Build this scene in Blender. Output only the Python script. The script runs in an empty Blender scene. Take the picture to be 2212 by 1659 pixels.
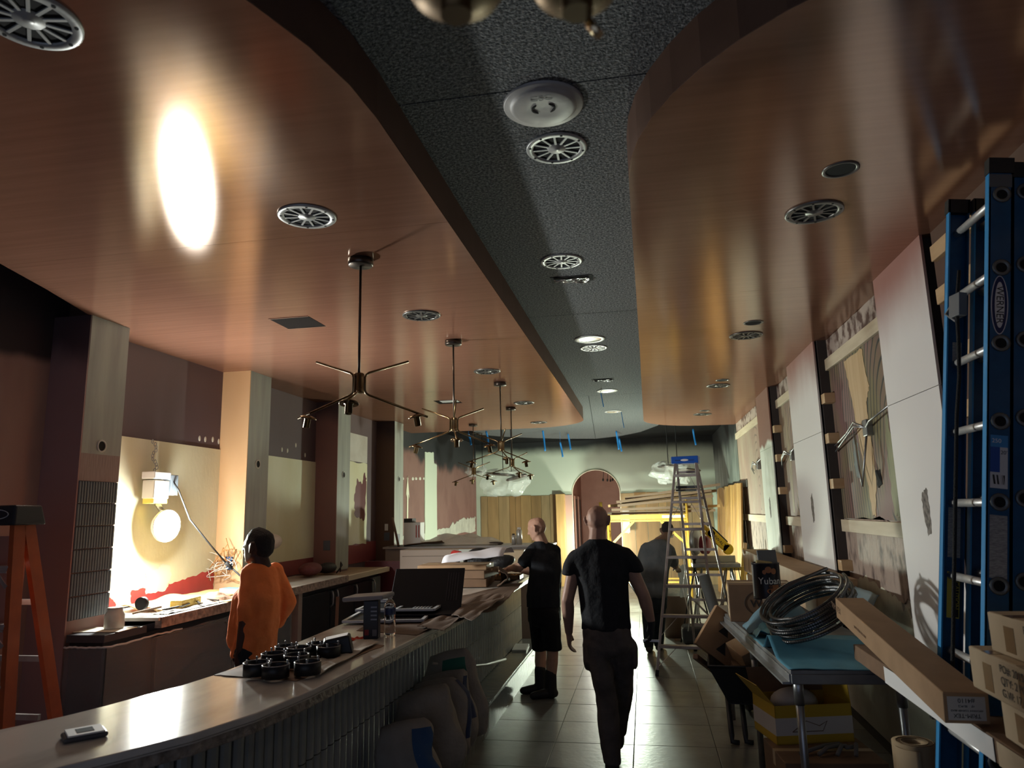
import bpy, bmesh, math, random
from mathutils import Vector, Matrix, Euler, noise
R = math.radians
random.seed(7)
C = bpy.context.scene.collection
SC = bpy.context.scene
# ------------------------------------------------------------------ camera
W_, H_, F_, EYE = 2212.0, 1659.0, 1533.0, Vector((0, 0, 1.75))
def cam_axes(yaw, pitch, roll):
    y, p, r = R(yaw), R(pitch), R(roll)
    fwd = Vector((-math.sin(y)*math.cos(p), math.cos(y)*math.cos(p), math.sin(p)))
    r0 = Vector((math.cos(y), math.sin(y), 0)); u0 = r0.cross(fwd)
    return r0*math.cos(r)+u0*math.sin(r), -r0*math.sin(r)+u0*math.cos(r), fwd
AX = cam_axes(10.2, 10.2, -1.35)
cd = bpy.data.cameras.new('camera'); cam = bpy.data.objects.new('camera', cd); C.objects.link(cam)
cam.matrix_world = Matrix(((AX[0][0], AX[1][0], -AX[2][0], EYE[0]), (AX[0][1], AX[1][1], -AX[2][1], EYE[1]),
                           (AX[0][2], AX[1][2], -AX[2][2], EYE[2]), (0, 0, 0, 1)))
cd.sensor_width = 36; cd.lens = F_/W_*36; cd.clip_start = .05; cd.clip_end = 100
cd.dof.use_dof = True; cd.dof.focus_distance = 5.5; cd.dof.aperture_fstop = 4.0
SC.camera = cam
# ------------------------------------------------------------------ world, exposure
wd = bpy.data.worlds.new('world'); SC.world = wd; wd.use_nodes = True
wd.node_tree.nodes['Background'].inputs[0].default_value = (.60, .72, 1.0, 1)
wd.node_tree.nodes['Background'].inputs[1].default_value = .31
SC.view_settings.view_transform = 'Standard'; SC.view_settings.look = 'None'
SC.view_settings.gamma = 1; SC.view_settings.use_curve_mapping = False
SC.view_settings.exposure = 0.42
LAMP_WALL, LAMP_FLOOR, LAMP_ARCH = 600.0, 820.0, 230.0      # emission strengths of the three work lights

def ray(px, py): return AX[0]*((px-W_/2)/F_) + AX[1]*((H_/2-py)/F_) + AX[2]
def P(px, py, x=None, y=None, z=None):
    """photo pixel -> point on the plane x=, y= or z="""
    d = ray(px, py)
    t = x/d[0] if x is not None else y/d[1] if y is not None else (z-EYE[2])/d[2]
    return EYE + d*t
# ------------------------------------------------------------------ materials
MATS = {}
def mat(name, col, rough=.6, metal=0., col2=None, nscale=6., namt=.5, stretch=(1, 1, 1), bump=0., bscale=40., emit=None, estr=0.,
        alpha=1., trans=0., ior=1.45, aniso=0., tang=None, coat=0., sheen=0., detail=4., contrast=None, spec=.5):
    if name in MATS: return MATS[name]
    m = bpy.data.materials.new(name); m.use_nodes = True; MATS[name] = m
    nt = m.node_tree; N = nt.nodes; L = nt.links; b = N['Principled BSDF']
    b.inputs['Base Color'].default_value = (*col, 1); b.inputs['Roughness'].default_value = rough
    b.inputs['Metallic'].default_value = metal; b.inputs['IOR'].default_value = ior
    b.inputs['Alpha'].default_value = alpha; b.inputs['Transmission Weight'].default_value = trans
    b.inputs['Anisotropic'].default_value = aniso; b.inputs['Coat Weight'].default_value = coat
    b.inputs['Specular IOR Level'].default_value = spec
    if sheen: b.inputs['Sheen Weight'].default_value = sheen
    if tang:
        c = N.new('ShaderNodeCombineXYZ')
        for i in range(3): c.inputs[i].default_value = tang[i]
        L.new(c.outputs[0], b.inputs['Tangent'])
    tc = N.new('ShaderNodeTexCoord'); mp = N.new('ShaderNodeMapping'); mp.inputs['Scale'].default_value = stretch
    L.new(tc.outputs['Object'], mp.inputs['Vector'])
    if col2 is not None:
        n = N.new('ShaderNodeTexNoise'); n.inputs['Scale'].default_value = nscale; n.inputs['Detail'].default_value = detail
        L.new(mp.outputs[0], n.inputs['Vector'])
        r = N.new('ShaderNodeValToRGB'); lo, hi = contrast or (.5-namt*.4, .5+namt*.4)
        r.color_ramp.elements[0].position = lo; r.color_ramp.elements[1].position = hi
        r.color_ramp.elements[0].color = (*col, 1); r.color_ramp.elements[1].color = (*col2, 1)
        L.new(n.outputs['Fac'], r.inputs[0]); L.new(r.outputs[0], b.inputs['Base Color'])
    if bump:
        n = N.new('ShaderNodeTexNoise'); n.inputs['Scale'].default_value = bscale; n.inputs['Detail'].default_value = 3
        L.new(mp.outputs[0], n.inputs['Vector'])
        u = N.new('ShaderNodeBump'); u.inputs['Strength'].default_value = bump; u.inputs['Distance'].default_value = .02
        L.new(n.outputs['Fac'], u.inputs['Height']); L.new(u.outputs[0], b.inputs['Normal'])
    if emit:
        b.inputs['Emission Color'].default_value = (*emit, 1); b.inputs['Emission Strength'].default_value = estr
    return m
def paint_z(name, lo_col, hi_col, z0, z1, wob=.12, rough=.7, nscale=2.2, col3=None, vert=.35):
    """two coats of paint meeting at a ragged, sprayed edge between world heights z0 and z1"""
    m = mat(name, lo_col, rough); nt = m.node_tree; N = nt.nodes; L = nt.links; b = N['Principled BSDF']
    g = N.new('ShaderNodeNewGeometry'); s = N.new('ShaderNodeSeparateXYZ'); L.new(g.outputs['Position'], s.inputs[0])
    mp = N.new('ShaderNodeMapping'); mp.inputs['Scale'].default_value = (1, 1, vert); L.new(g.outputs['Position'], mp.inputs[0])
    n = N.new('ShaderNodeTexNoise'); n.inputs['Scale'].default_value = nscale; n.inputs['Detail'].default_value = 5; L.new(mp.outputs[0], n.inputs[0])
    a = N.new('ShaderNodeMath'); a.operation = 'MULTIPLY_ADD'; a.inputs[1].default_value = wob*2; L.new(n.outputs['Fac'], a.inputs[0])
    sub = N.new('ShaderNodeMath'); sub.operation = 'SUBTRACT'; sub.inputs[1].default_value = wob; L.new(s.outputs[2], sub.inputs[0]); L.new(sub.outputs[0], a.inputs[2])
    r = N.new('ShaderNodeMapRange'); r.inputs[1].default_value = z0; r.inputs[2].default_value = z1; r.interpolation_type = 'SMOOTHSTEP'; L.new(a.outputs[0], r.inputs[0])
    mx = N.new('ShaderNodeMix'); mx.data_type = 'RGBA'; L.new(r.outputs[0], mx.inputs[0]); mx.inputs[6].default_value = (*lo_col, 1); mx.inputs[7].default_value = (*hi_col, 1)
    if col3:                      # blotches of older paint inside the lower coat
        n2 = N.new('ShaderNodeTexNoise'); n2.inputs['Scale'].default_value = 3.1; n2.inputs['Detail'].default_value = 6; L.new(mp.outputs[0], n2.inputs[0])
        r2 = N.new('ShaderNodeValToRGB'); r2.color_ramp.elements[0].position = .42; r2.color_ramp.elements[1].position = .62
        r2.color_ramp.elements[0].color = (*lo_col, 1); r2.color_ramp.elements[1].color = (*col3, 1)
        L.new(n2.outputs['Fac'], r2.inputs[0]); L.new(r2.outputs[0], mx.inputs[6])
    L.new(mx.outputs[2], b.inputs['Base Color'])
    return m
# ------------------------------------------------------------------ mesh builder
WM = {}                                     # world matrix of every parent made here
class MB:
    def __init__(s): s.v = []; s.f = []; s.m = []; s.cur = 0; s.sm = []; s.smooth = False
    def _add(s, vs, fs):
        o = len(s.v); s.v += [Vector(v) for v in vs]
        for f in fs: s.f.append([i+o for i in f]); s.m.append(s.cur); s.sm.append(s.smooth)
        return s
    def box(s, x0, x1, y0, y1, z0, z1):
        return s._add([(x, y, z) for x in (x0, x1) for y in (y0, y1) for z in (z0, z1)],
                      [(0, 1, 3, 2), (4, 6, 7, 5), (0, 4, 5, 1), (2, 3, 7, 6), (0, 2, 6, 4), (1, 5, 7, 3)])
    def obox(s, c, size, rot=None):
        M = (rot if isinstance(rot, Matrix) else Euler(rot or (0, 0, 0)).to_matrix()); a, b, d = [q/2 for q in size]
        vs = [Vector(c)+M@Vector((x, y, z)) for x in (-a, a) for y in (-b, b) for z in (-d, d)]
        return s._add(vs, [(0, 1, 3, 2), (4, 6, 7, 5), (0, 4, 5, 1), (2, 3, 7, 6), (0, 2, 6, 4), (1, 5, 7, 3)])
    def hexa(s, v8):                         # 4 bottom (ccw) + 4 top
        return s._add(v8, [(3, 2, 1, 0), (4, 5, 6, 7), (0, 1, 5, 4), (1, 2, 6, 5), (2, 3, 7, 6), (3, 0, 4, 7)])
    def bar(s, p0, p1, w, h, up=(0, 0, 1)):  # square bar between two points
        p0, p1 = Vector(p0), Vector(p1); d = (p1-p0).normalized(); u = Vector(up)
        if abs(d.dot(u)) > .98: u = Vector((0, 1, 0))
        sd = d.cross(u).normalized(); u = sd.cross(d)
        q = lambda p: [p-sd*w/2-u*h/2, p+sd*w/2-u*h/2, p+sd*w/2+u*h/2, p-sd*w/2+u*h/2]
        return s.hexa(q(p0)+q(p1))
    def cyl(s, p0, p1, r0, r1=None, n=14, cap=True):
        r1 = r0 if r1 is None else r1; p0, p1 = Vector(p0), Vector(p1); d = (p1-p0).normalized()
        a = d.orthogonal().normalized(); b = d.cross(a)
        vs = [p+(a*math.cos(2*math.pi*i/n)+b*math.sin(2*math.pi*i/n))*r for p, r in ((p0, r0), (p1, r1)) for i in range(n)]
        sm, s.smooth = s.smooth, n > 7
        s._add(vs, [(i, (i+1) % n, n+(i+1) % n, n+i) for i in range(n)]); s.smooth = False
        if cap:
            o = len(s.v)-2*n
            for f in (list(range(o, o+n))[::-1], list(range(o+n, o+2*n))): s.f.append(f); s.m.append(s.cur); s.sm.append(False)
        s.smooth = sm; return s
    def tube(s, pts, r, n=7, closed=False):
        pts = [Vector(p) for p in pts]; k = len(pts); rr = r if isinstance(r, (list, tuple)) else [r]*k
        T = [((pts[(i+1) % k] if (closed or i < k-1) else pts[i])-(pts[i-1] if (closed or i) else pts[i])).normalized() for i in range(k)]
        a = T[0].orthogonal().normalized(); vs = []
        for i in range(k):
            a = (a-T[i]*a.dot(T[i])).normalized(); b = T[i].cross(a)
            vs += [pts[i]+(a*math.cos(2*math.pi*j/n)+b*math.sin(2*math.pi*j/n))*rr[i] for j in range(n)]
        fs = [(i*n+j, i*n+(j+1) % n, ((i+1) % k)*n+(j+1) % n, ((i+1) % k)*n+j) for i in range(k if closed else k-1) for j in range(n)]
        if not closed: fs += [list(range(n))[::-1], list(range((k-1)*n, k*n))]
        sm, s.smooth = s.smooth, True; s._add(vs, fs); s.smooth = sm; return s
    def prism(s, poly, axis, a, b):
        """poly in the two other axes (x:(y,z) y:(x,z) z:(x,y)) extruded from a to b"""
        mk = {'x': lambda u, v, w: (w, u, v), 'y': lambda u, v, w: (u, w, v), 'z': lambda u, v, w: (u, v, w)}[axis]; n = len(poly)
        vs = [mk(u, v, a) for u, v in poly]+[mk(u, v, b) for u, v in poly]
        return s._add(vs, [list(range(n))[::-1], list(range(n, 2*n))]+[(i, (i+1) % n, n+(i+1) % n, n+i) for i in range(n)])
    def lathe(s, prof, o=(0, 0, 0), n=20, ax=None, closed=False):
        o = Vector(o); d = Vector(ax or (0, 0, 1)).normalized(); a = d.orthogonal().normalized(); b = d.cross(a); k = len(prof)
        vs = [o+d*z+(a*math.cos(2*math.pi*j/n)+b*math.sin(2*math.pi*j/n))*max(r, 1e-4) for r, z in prof for j in range(n)]
        fs = [(i*n+j, i*n+(j+1) % n, ((i+1) % k)*n+(j+1) % n, ((i+1) % k)*n+j) for i in range(k if closed else k-1) for j in range(n)]
        sm, s.smooth = s.smooth, True; s._add(vs, fs); s.smooth = sm; return s
    def sph(s, c, r, n=14, m=9, rot=None):
        c = Vector(c); r = (r, r, r) if not isinstance(r, (tuple, list)) else r; M = Euler(rot or (0, 0, 0)).to_matrix(); vs = []
        for i in range(m+1):
            t = math.pi*i/m
            vs += [c+M@Vector((r[0]*math.sin(t)*math.cos(2*math.pi*j/n), r[1]*math.sin(t)*math.sin(2*math.pi*j/n), r[2]*math.cos(t))) for j in range(n)]
        sm, s.smooth = s.smooth, True
        s._add(vs, [(i*n+j, (i+1)*n+j, (i+1)*n+(j+1) % n, i*n+(j+1) % n) for i in range(m) for j in range(n)]); s.smooth = sm; return s
    def sheet(s, fn, nu, nv, th=0.):
        """surface fn(u,v), u,v in 0..1; th>0 gives it thickness along its normals (downwards)"""
        g = [[Vector(fn(i/nu, j/nv)) for j in range(nv+1)] for i in range(nu+1)]
        vs = [p for r_ in g for p in r_]; w = nv+1
        fs = [(i*w+j, (i+1)*w+j, (i+1)*w+j+1, i*w+j+1) for i in range(nu) for j in range(nv)]
        if th:
            k = len(vs); nr = []
            for i in range(nu+1):
                for j in range(w):
                    du = g[min(i+1, nu)][j]-g[max(i-1, 0)][j]; dv = g[i][min(j+1, nv)]-g[i][max(j-1, 0)]
                    c = du.cross(dv); nr.append(c.normalized() if c.length > 1e-9 else Vector((0, 0, 1)))
            vs = vs+[p-n_*th for p, n_ in zip(vs, nr)]
            fs += [tuple(q+k for q in f[::-1]) for f in fs]
            rim = [i*w for i in range(nu+1)]+[nu*w+j for j in range(1, w)]+[i*w+nv for i in range(nu-1, -1, -1)]+[j for j in range(nv-1, 0, -1)]
            fs += [(a, a+k, b+k, b) for a, b in zip(rim, rim[1:]+rim[:1])]
        sm, s.smooth = s.smooth, True; s._add(vs, fs); s.smooth = sm; return s
    def build(s, name, mats, parent=None, space='W', bevel=0., seg=2, origin=None, smooth=None):
        if not isinstance(mats, (list, tuple)): mats = [mats]
        vs = s.v
        if parent is not None:
            if space == 'W':
                inv = WM[parent.name].inverted(); vs = [inv@v for v in vs]
            off = Vector((0, 0, 0))
        else:
            xs, ys, zs = zip(*[tuple(v) for v in vs])
            off = Vector(origin) if origin else Vector(((min(xs)+max(xs))/2, (min(ys)+max(ys))/2, min(zs)))
            vs = [v-off for v in vs]
        me = bpy.data.meshes.new(name); me.from_pydata([tuple(v) for v in vs], [], s.f)
        for mm in mats: me.materials.append(mm)
        for p, i, q in zip(me.polygons, s.m, s.sm): p.material_index = i; p.use_smooth = q if smooth is None else smooth
        bm = bmesh.new(); bm.from_mesh(me); bmesh.ops.recalc_face_normals(bm, faces=bm.faces); bm.to_mesh(me); bm.free()
        o = bpy.data.objects.new(name, me); C.objects.link(o); o.location = off
        if parent is not None: o.parent = parent; WM[o.name] = WM[parent.name].copy()
        else: WM[o.name] = Matrix.Translation(off)
        if bevel:
            md = o.modifiers.new('bevel', 'BEVEL'); md.width = bevel; md.segments = seg; md.limit_method = 'ANGLE'; md.angle_limit = R(40)
        return o
def tag(o, label=None, cat=None, group=None, kind=None):
    if label: o['label'] = label
    if cat: o['category'] = cat
    if group: o['group'] = group
    if kind: o['kind'] = kind
    return o
def thing(name, label, cat, loc=(0, 0, 0), rz=0., group=None, rot=None):
    o = bpy.data.objects.new(name, None); C.objects.link(o); o.location = loc
    o.rotation_euler = rot or (0, 0, rz); o.empty_display_size = .1
    WM[o.name] = Matrix.Translation(Vector(loc))@Euler(rot or (0, 0, rz)).to_matrix().to_4x4()
    return tag(o, label, cat, group)
def struct(name, kind='structure', loc=(0, 0, 0)):
    o = bpy.data.objects.new(name, None); C.objects.link(o); o.location = loc; WM[o.name] = Matrix.Translation(Vector(loc)); o['kind'] = kind; return o
def dup(o, parent=None, loc=None, rot=None, M=None):
    c = o.copy(); C.objects.link(c); c.parent = parent
    if M is not None: c.matrix_local = M
    if loc is not None: c.location = loc
    if rot is not None: c.rotation_euler = rot
    return c
def copy_thing(o, loc, rz=0., label=None):
    c = dup(o, None, loc, (0, 0, rz)); WM[c.name] = Matrix.Translation(Vector(loc))@Matrix.Rotation(rz, 4, 'Z')
    if label: c['label'] = label
    for ch in [q for q in o.children]:
        k = dup(ch, c)
        for g in [q for q in ch.children]: dup(g, k)
    return c
def text(s, size, m, M, name='lettering', parent=None, ext=.0005, align='CENTER'):
    cu = bpy.data.curves.new('t', 'FONT'); cu.body = s; cu.size = size; cu.extrude = ext; cu.align_x = align; cu.align_y = 'CENTER'
    t = bpy.data.objects.new('t', cu); C.objects.link(t); bpy.context.view_layer.update()
    me = bpy.data.meshes.new_from_object(t.evaluated_get(bpy.context.evaluated_depsgraph_get())); bpy.data.objects.remove(t)
    me.materials.clear(); me.materials.append(m)
    o = bpy.data.objects.new(name, me); C.objects.link(o); o.parent = parent
    o.matrix_local = (WM[parent.name].inverted()@M) if parent else M
    return o
def frame(o, x, y):                         # matrix with local x, y along the given directions
    x = Vector(x).normalized(); z = x.cross(Vector(y)).normalized(); y = z.cross(x)
    return Matrix(((x[0], y[0], z[0], o[0]), (x[1], y[1], z[1], o[1]), (x[2], y[2], z[2], o[2]), (0, 0, 0, 1)))
def nz(x, y=0., z=0.): return noise.noise(Vector((x, y, z)))
# ------------------------------------------------------------------ shared materials
COPPER = mat('brushed_copper', (.40, .195, .13), .33, 1., col2=(.47, .235, .16), nscale=9, stretch=(.15, 3.5, 1), aniso=.72, tang=(0, 1, 0), bump=.012, bscale=60)
nt = COPPER.node_tree; pb = nt.nodes['Principled BSDF']; gl = nt.nodes.new('ShaderNodeBsdfAnisotropic'); gl.distribution = 'BECKMANN'
gl.inputs['Roughness'].default_value = .185; gl.inputs['Anisotropy'].default_value = .2
tx = nt.nodes.new('ShaderNodeCombineXYZ'); tx.inputs[0].default_value = 1; nt.links.new(tx.outputs[0], gl.inputs['Tangent'])
df = nt.nodes.new('ShaderNodeBsdfDiffuse'); mxs = nt.nodes.new('ShaderNodeMixShader'); mxs.inputs[0].default_value = .36
gl.inputs['Color'].default_value = (.46, .375, .325, 1)
for q_ in list(pb.inputs['Base Color'].links): nt.links.new(q_.from_socket, df.inputs['Color'])
nt.links.new(gl.outputs[0], mxs.inputs[1]); nt.links.new(df.outputs[0], mxs.inputs[2])
nt.links.new(mxs.outputs[0], [n_ for n_ in nt.nodes if n_.type == 'OUTPUT_MATERIAL'][0].inputs[0])
FASCIA = mat('bronze_fascia', (.19, .105, .075), .45, .55, col2=(.23, .13, .095), nscale=5)
BLACKC = mat('black_ceiling_paint', (.006, .006, .007), .95, col2=(.011, .012, .013), nscale=3, spec=.15)
FELT = mat('grey_felt', (.05, .055, .06), .95, col2=(.29, .30, .31), nscale=75, namt=.5, detail=6, bump=.5, bscale=110, contrast=(.40, .72))
GREYM = mat('grey_grille', (.42, .43, .43), .4, .25)
DARKM = mat('dark_grille', (.16, .155, .15), .35, .6)
VOID = mat('dark_void', (.006, .006, .007), .9)
BLACKM = mat('black_metal', (.02, .02, .022), .35, .3)
BRASS = mat('dark_brass', (.22, .155, .08), .27, 1.)
STEEL = mat('galvanised_steel', (.42, .43, .44), .38, .85, col2=(.32, .33, .34), nscale=14)
ALU = mat('aluminium', (.62, .60, .60), .4, .75, col2=(.45, .40, .38), nscale=9)
WHITEP = mat('white_paint', (.78, .76, .74), .65, col2=(.70, .68, .67), nscale=2.5)
PLY = mat('plywood', (.60, .47, .27), .6, col2=(.48, .36, .20), nscale=5, stretch=(3, 3, .25), namt=.8)
PLYW = mat('pale_plywood', (.70, .69, .54), .65, col2=(.60, .56, .36), nscale=2.6, stretch=(1, 1, .45), namt=.7, bump=.1)  # pale plywood tone with random yellower patches
MAUVE = mat('mauve_primer', (.26, .155, .14), .6, col2=(.20, .115, .105), nscale=2.5, stretch=(2, 2, .25))
GREENG = mat('grey_green_skim', (.36, .38, .34), .55, col2=(.26, .27, .25), nscale=5, stretch=(2, 2, .25))
STUD = mat('pine', (.58, .40, .23), .65, col2=(.47, .30, .16), nscale=5, stretch=(1, .3, 3))
PINEW = mat('whitewood', (.66, .57, .43), .65, col2=(.55, .46, .33), nscale=6, stretch=(1, .3, 3))
REDP = mat('red_paint', (.50, .05, .045), .5, col2=(.38, .04, .035), nscale=6)
MAROON = mat('maroon_paint', (.12, .022, .026), .5)
CARD = mat('cardboard', (.36, .225, .125), .75, col2=(.30, .185, .10), nscale=9)
CARDP = mat('pale_cardboard', (.60, .48, .33), .75, col2=(.52, .41, .27), nscale=9)
CARDD = mat('brown_cardboard', (.22, .13, .075), .75, col2=(.17, .10, .06), nscale=8)
PAPER = mat('white_paper', (.76, .76, .76), .7)
INK = mat('black_ink', (.02, .02, .022), .6)
YELLOW = mat('yellow_paint', (.60, .37, .06), .45, col2=(.48, .29, .05), nscale=12)
BLUEP = mat('blue_plastic', (.01, .10, .52), .4)
RUBBER = mat('black_rubber', (.018, .018, .019), .6)
ZS, ZF, ZC, XL, XP, XR, XM, YB = 3.2, 3.4, 3.43, -4.1, -3.8, 1.57, 1.69, 17.4
# ------------------------------------------------------------------ floor
fl = struct('floor')
GROUT = mat('grout', (.075, .072, .068), .8)
b = MB(); b.box(-4.3, 1.9, -3.2, 22, -.05, -.004); b.build('screed', GROUT, fl)
TILE = mat('floor_tile', (.095, .094, .088), .3, col2=(.23, .225, .21), nscale=3.2, stretch=(1, 1, 1), namt=.7, bump=.05, bscale=25, spec=.45)
n_ = TILE.node_tree.nodes; l_ = TILE.node_tree.links
g_ = n_.new('ShaderNodeNewGeometry'); [l_.new(g_.outputs['Position'], q.inputs['Vector']) for q in n_ if q.type == 'MAPPING']
tm = MB(); tm.box(-.2965, .2965, -.2725, .2725, -.004, .001); t0 = None
for i in range(-6, 4):
    for j in range(-14, 21):
        x, y = -.175+.598*(i+.5), 5.81+.55*(j+.5)
        if x < -4.2 or x > 1.75 or y > 17.2 or (j < -3 and i < -3): continue
        z = random.uniform(-.0006, .0006)
        if t0 is None: t0 = tm.build('floor_tile', TILE, fl, bevel=.002, seg=1); t0.location = (x, y, z)
        else: dup(t0, fl, (x, y, z))
# ------------------------------------------------------------------ ceiling
ce = struct('ceiling')
b = MB(); b.box(-4.3, 1.9, -3.2, YB+.1, ZC, ZC+.1); b.build('black_ceiling', BLACKC, ce)
g = .004
for k, (y0, y1) in enumerate(((-3.2, 2.54), (2.54, 5.88), (5.88, 10.33))):
    b = MB(); b.box(-1.3, .5, y0+g, y1-g, ZF, ZC); b.build('felt_panel', FELT, ce)
arc = [(-3.4, 14.9), (-3.0, 15.5), (-2.4, 16.05), (-1.8, 16.5), (-1.05-g, 16.8)]
b = MB(); b.prism([(-.72-g, 10.33+g), (-1.3, 10.33+g), (-1.3, 12.4), (-3.4, 12.6)]+arc, 'z', ZF, ZC); b.build('felt_panel', FELT, ce)
b = MB(); b.prism([(-.72+g, 10.33+g), (.5, 10.33+g), (.5, 13.4), (.35, 14.6), (.0, 15.7), (-.45, 16.4), (-1.05+g, 16.8)], 'z', ZF, ZC); b.build('felt_panel', FELT, ce)
# copper soffits, each a slab whose copper facing is cut into sheets
def arcp(cx, cy, r, a0, a1, n=12): return [(cx+r*math.cos(R(a0+(a1-a0)*i/n)), cy+r*math.sin(R(a0+(a1-a0)*i/n))) for i in range(n+1)]
left = arcp(-2.6, 2.3, 1.7, 270, 360)+arcp(-1.85, 11.45, .95, 0, 90, 10)+[(-4.1, 12.35), (-4.1, 4.4), (-3.82, 4.27), (-3.64, 3.71), (-3.5, 3.2), (-3.3, 2.5), (-3.05, 1.6)]
right = arcp(1.26, 3.0, 1.25, 270, 180, 12)+[(.02, 4.4), (.035, 6.4), (.05, 9.9), (.06, 11.9)]+arcp(1.26, 11.95, 1.2, 180, 90, 10)+[(1.69, 13.2), (1.69, 1.75)]
def clip(poly, y0, y1):
    for lim, sgn in ((y0, 1), (y1, -1)):
        out = []
        for (ax, ay), (bx, by) in zip(poly, poly[1:]+poly[:1]):
            ia, ib = sgn*(ay-lim) >= 0, sgn*(by-lim) >= 0
            if ia: out.append((ax, ay))
            if ia != ib: t = (lim-ay)/(by-ay); out.append((ax+(bx-ax)*t, lim))
        poly = out
    return poly
for poly, cuts in ((left, (-9, 3.28, 5.74, 8.2, 10.6, 99)), (right, (-9, 4.9, 7.9, 10.8, 99))):
    b = MB(); b.prism(poly, 'z', ZS+.004, ZF+.02); so = b.build('soffit', FASCIA, ce)
    for a, c in zip(cuts, cuts[1:]):
        q = clip(poly, a+.001, c-.001); b = MB(); b.prism(q, 'z', ZS, ZS+.0038); b.build('copper_sheet', COPPER, so)
# ------------------------------------------------------------------ left wall
wl = struct('wall_left')
NEARW = paint_z('near_wall_paint', (.34, .22, .20), (.045, .036, .042), 2.82, 2.9, wob=.06, col3=(.40, .28, .24))
RECW = paint_z('recess_paint', (.10, .065, .075), (.13, .085, .09), 2.6, 3.2)
FARW = paint_z('far_wall_paint', (.235, .125, .105), (.022, .023, .026), 2.62, 2.82, wob=.45, nscale=1.1, vert=.6, col3=(.20, .10, .085))
for y0, y1, m in ((-3.2, 4.4, NEARW), (4.4, 10.8, RECW), (10.8, YB, FARW)):
    b = MB(); b.box(XL-.15, XL, y0, y1, 0, ZC); b.build('wall_section', m, wl)
P1 = paint_z('pillar_primer_a', (.33, .20, .19), (.09, .055, .06), 2.75, 3.0, wob=.2)
P3 = paint_z('pillar_primer_c', (.25, .135, .115), (.07, .045, .05), 2.85, 3.1, wob=.15)
P4 = paint_z('pillar_primer_d', (.135, .08, .055), (.05, .035, .035), 2.8, 3.1, wob=.15)
P2 = mat('raw_plywood_pillar', (.68, .45, .25), .55, col2=(.58, .34, .17), nscale=2.2, stretch=(1, 1, .35), namt=.8)
for k, (y0, y1, near, aisle, zb) in enumerate(((4.27, 4.66, P1, GREENG, 0), (6.38, 6.79, P2, GREENG, 0), (8.48, 8.88, P3, GREENG, 1.08), (10.6, 11.02, P4, GREENG, 1.04))):
    b = MB(); b.box(XL, XP-.012, y0+.012, y1, 0, ZS); pl = b.build('pillar', MAUVE, wl)
    b = MB(); b.box(XL, XP, y0, y0+.012, 1.05 if k else 0, ZS); b.build('plywood_face', near, pl)
    b = MB(); b.box(XP-.012, XP, y0+.013, y1, 2.22 if k == 0 else zb, ZS); b.build('facing_board', aisle, pl)
    ym, zo = (y0+y1)/2, (2.28, 2.28, 2.27, 2.30)[k]      # hole where a wall lamp goes
    b = MB(); b.lathe([(.045, 0), (.045, .006), (.036, .008), (.034, .002)], (XP, ym, zo), 16, (1, 0, 0)); b.build('hole_rim', mat('torn_paint', (.5, .5, .46), .7), pl)
    b = MB(); b.lathe([(.0, .003), (.034, .003)], (XP, ym, zo), 16, (1, 0, 0)); b.build('lamp_hole', VOID, pl)
    if k == 0:                                               # ribbed tiling below the primer band
        b = MB(); b.box(XP-.012, XP-.001, y0+.013, y1, 2.03, 2.22); b.build('adhesive_band', mat('comb_adhesive', (.34, .26, .24), .7, col2=(.24, .18, .17), nscale=40, stretch=(1, 3, .2)), pl)
        rt = mat('ribbed_grey_tile', (.10, .12, .14), .25, col2=(.16, .18, .20), nscale=9)
        m0 = None
        for j in range(6):
            for i in range(15):
                yy, zz = y0+.026+i*.0247, 2.03-.155*(j+1)
                if m0 is None:
                    b = MB(); b.box(-.013, .006, -.0108, .0108, .003, .152); m0 = b.build('rib_tile', rt, pl, space='L', bevel=.004, seg=1); m0.location = Vector((XP, yy, zz))-pl.location
                    m0.location = WM[pl.name].inverted()@Vector((XP, yy, zz))
                else: dup(m0, pl, WM[pl.name].inverted()@Vector((XP, yy, zz)))
    if k in (2, 3):                                          # switch boxes cut in the near faces
        zz = 1.33 if k == 2 else 1.36
        b = MB(); b.box(XP-.16, XP-.07, y0-.006, y0, zz, zz+.12); b.build('switch_box', mat('blue_grey_box', (.10, .12, .15), .5), pl, bevel=.004)
        if k == 3:
            b = MB(); b.box(XP-.15, XP-.095, y0-.005, y0, zz+.15, zz+.25); b.build('cover_plate', PAPER, pl, bevel=.003)
            b = MB(); b.box(XP, XP+.005, y0+.12, y0+.26, 1.30, 1.45); b.build('switch_plate', mat('blue_grey_box', (.1, .12, .15)), pl, bevel=.003)
# boards in the bays between the pillars, red band and torn paper
b = MB(); b.box(XL, XL+.012, 4.66, 6.38, 1.08, 2.42); b.build('plywood_board', PLYW, wl)
def ragged(pts, amp=.012, n=8, seed=0):
    out = []
    for i, ((ax, ay), (bx, by)) in enumerate(zip(pts, pts[1:]+pts[:1])):
        for k in range(n):
            t = k/n; o_ = amp*nz(i*3.7+k*.9, seed*5.1+k*.37) if k else 0
            L_ = math.hypot(bx-ax, by-ay) or 1
            out.append((ax+(bx-ax)*t-(by-ay)/L_*o_, ay+(by-ay)*t+(bx-ax)/L_*o_))
    return out
b = MB(); b.prism(ragged([(5.25, 1.085), (6.37, 1.085), (6.37, 1.27), (6.0, 1.235), (5.72, 1.20), (5.68, 1.17), (5.45, 1.17), (5.40, 1.20), (5.25, 1.20)], .02), 'x', XL+.012, XL+.0135); b.build('red_paint_band', REDP, wl)
b = MB(); b.prism(ragged([(4.68, 1.085), (5.1, 1.085), (5.05, 1.15), (4.9, 1.22), (4.72, 1.20)], .02, seed=3), 'x', XL+.012, XL+.0135); b.build('red_paint_band', REDP, wl)
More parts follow.
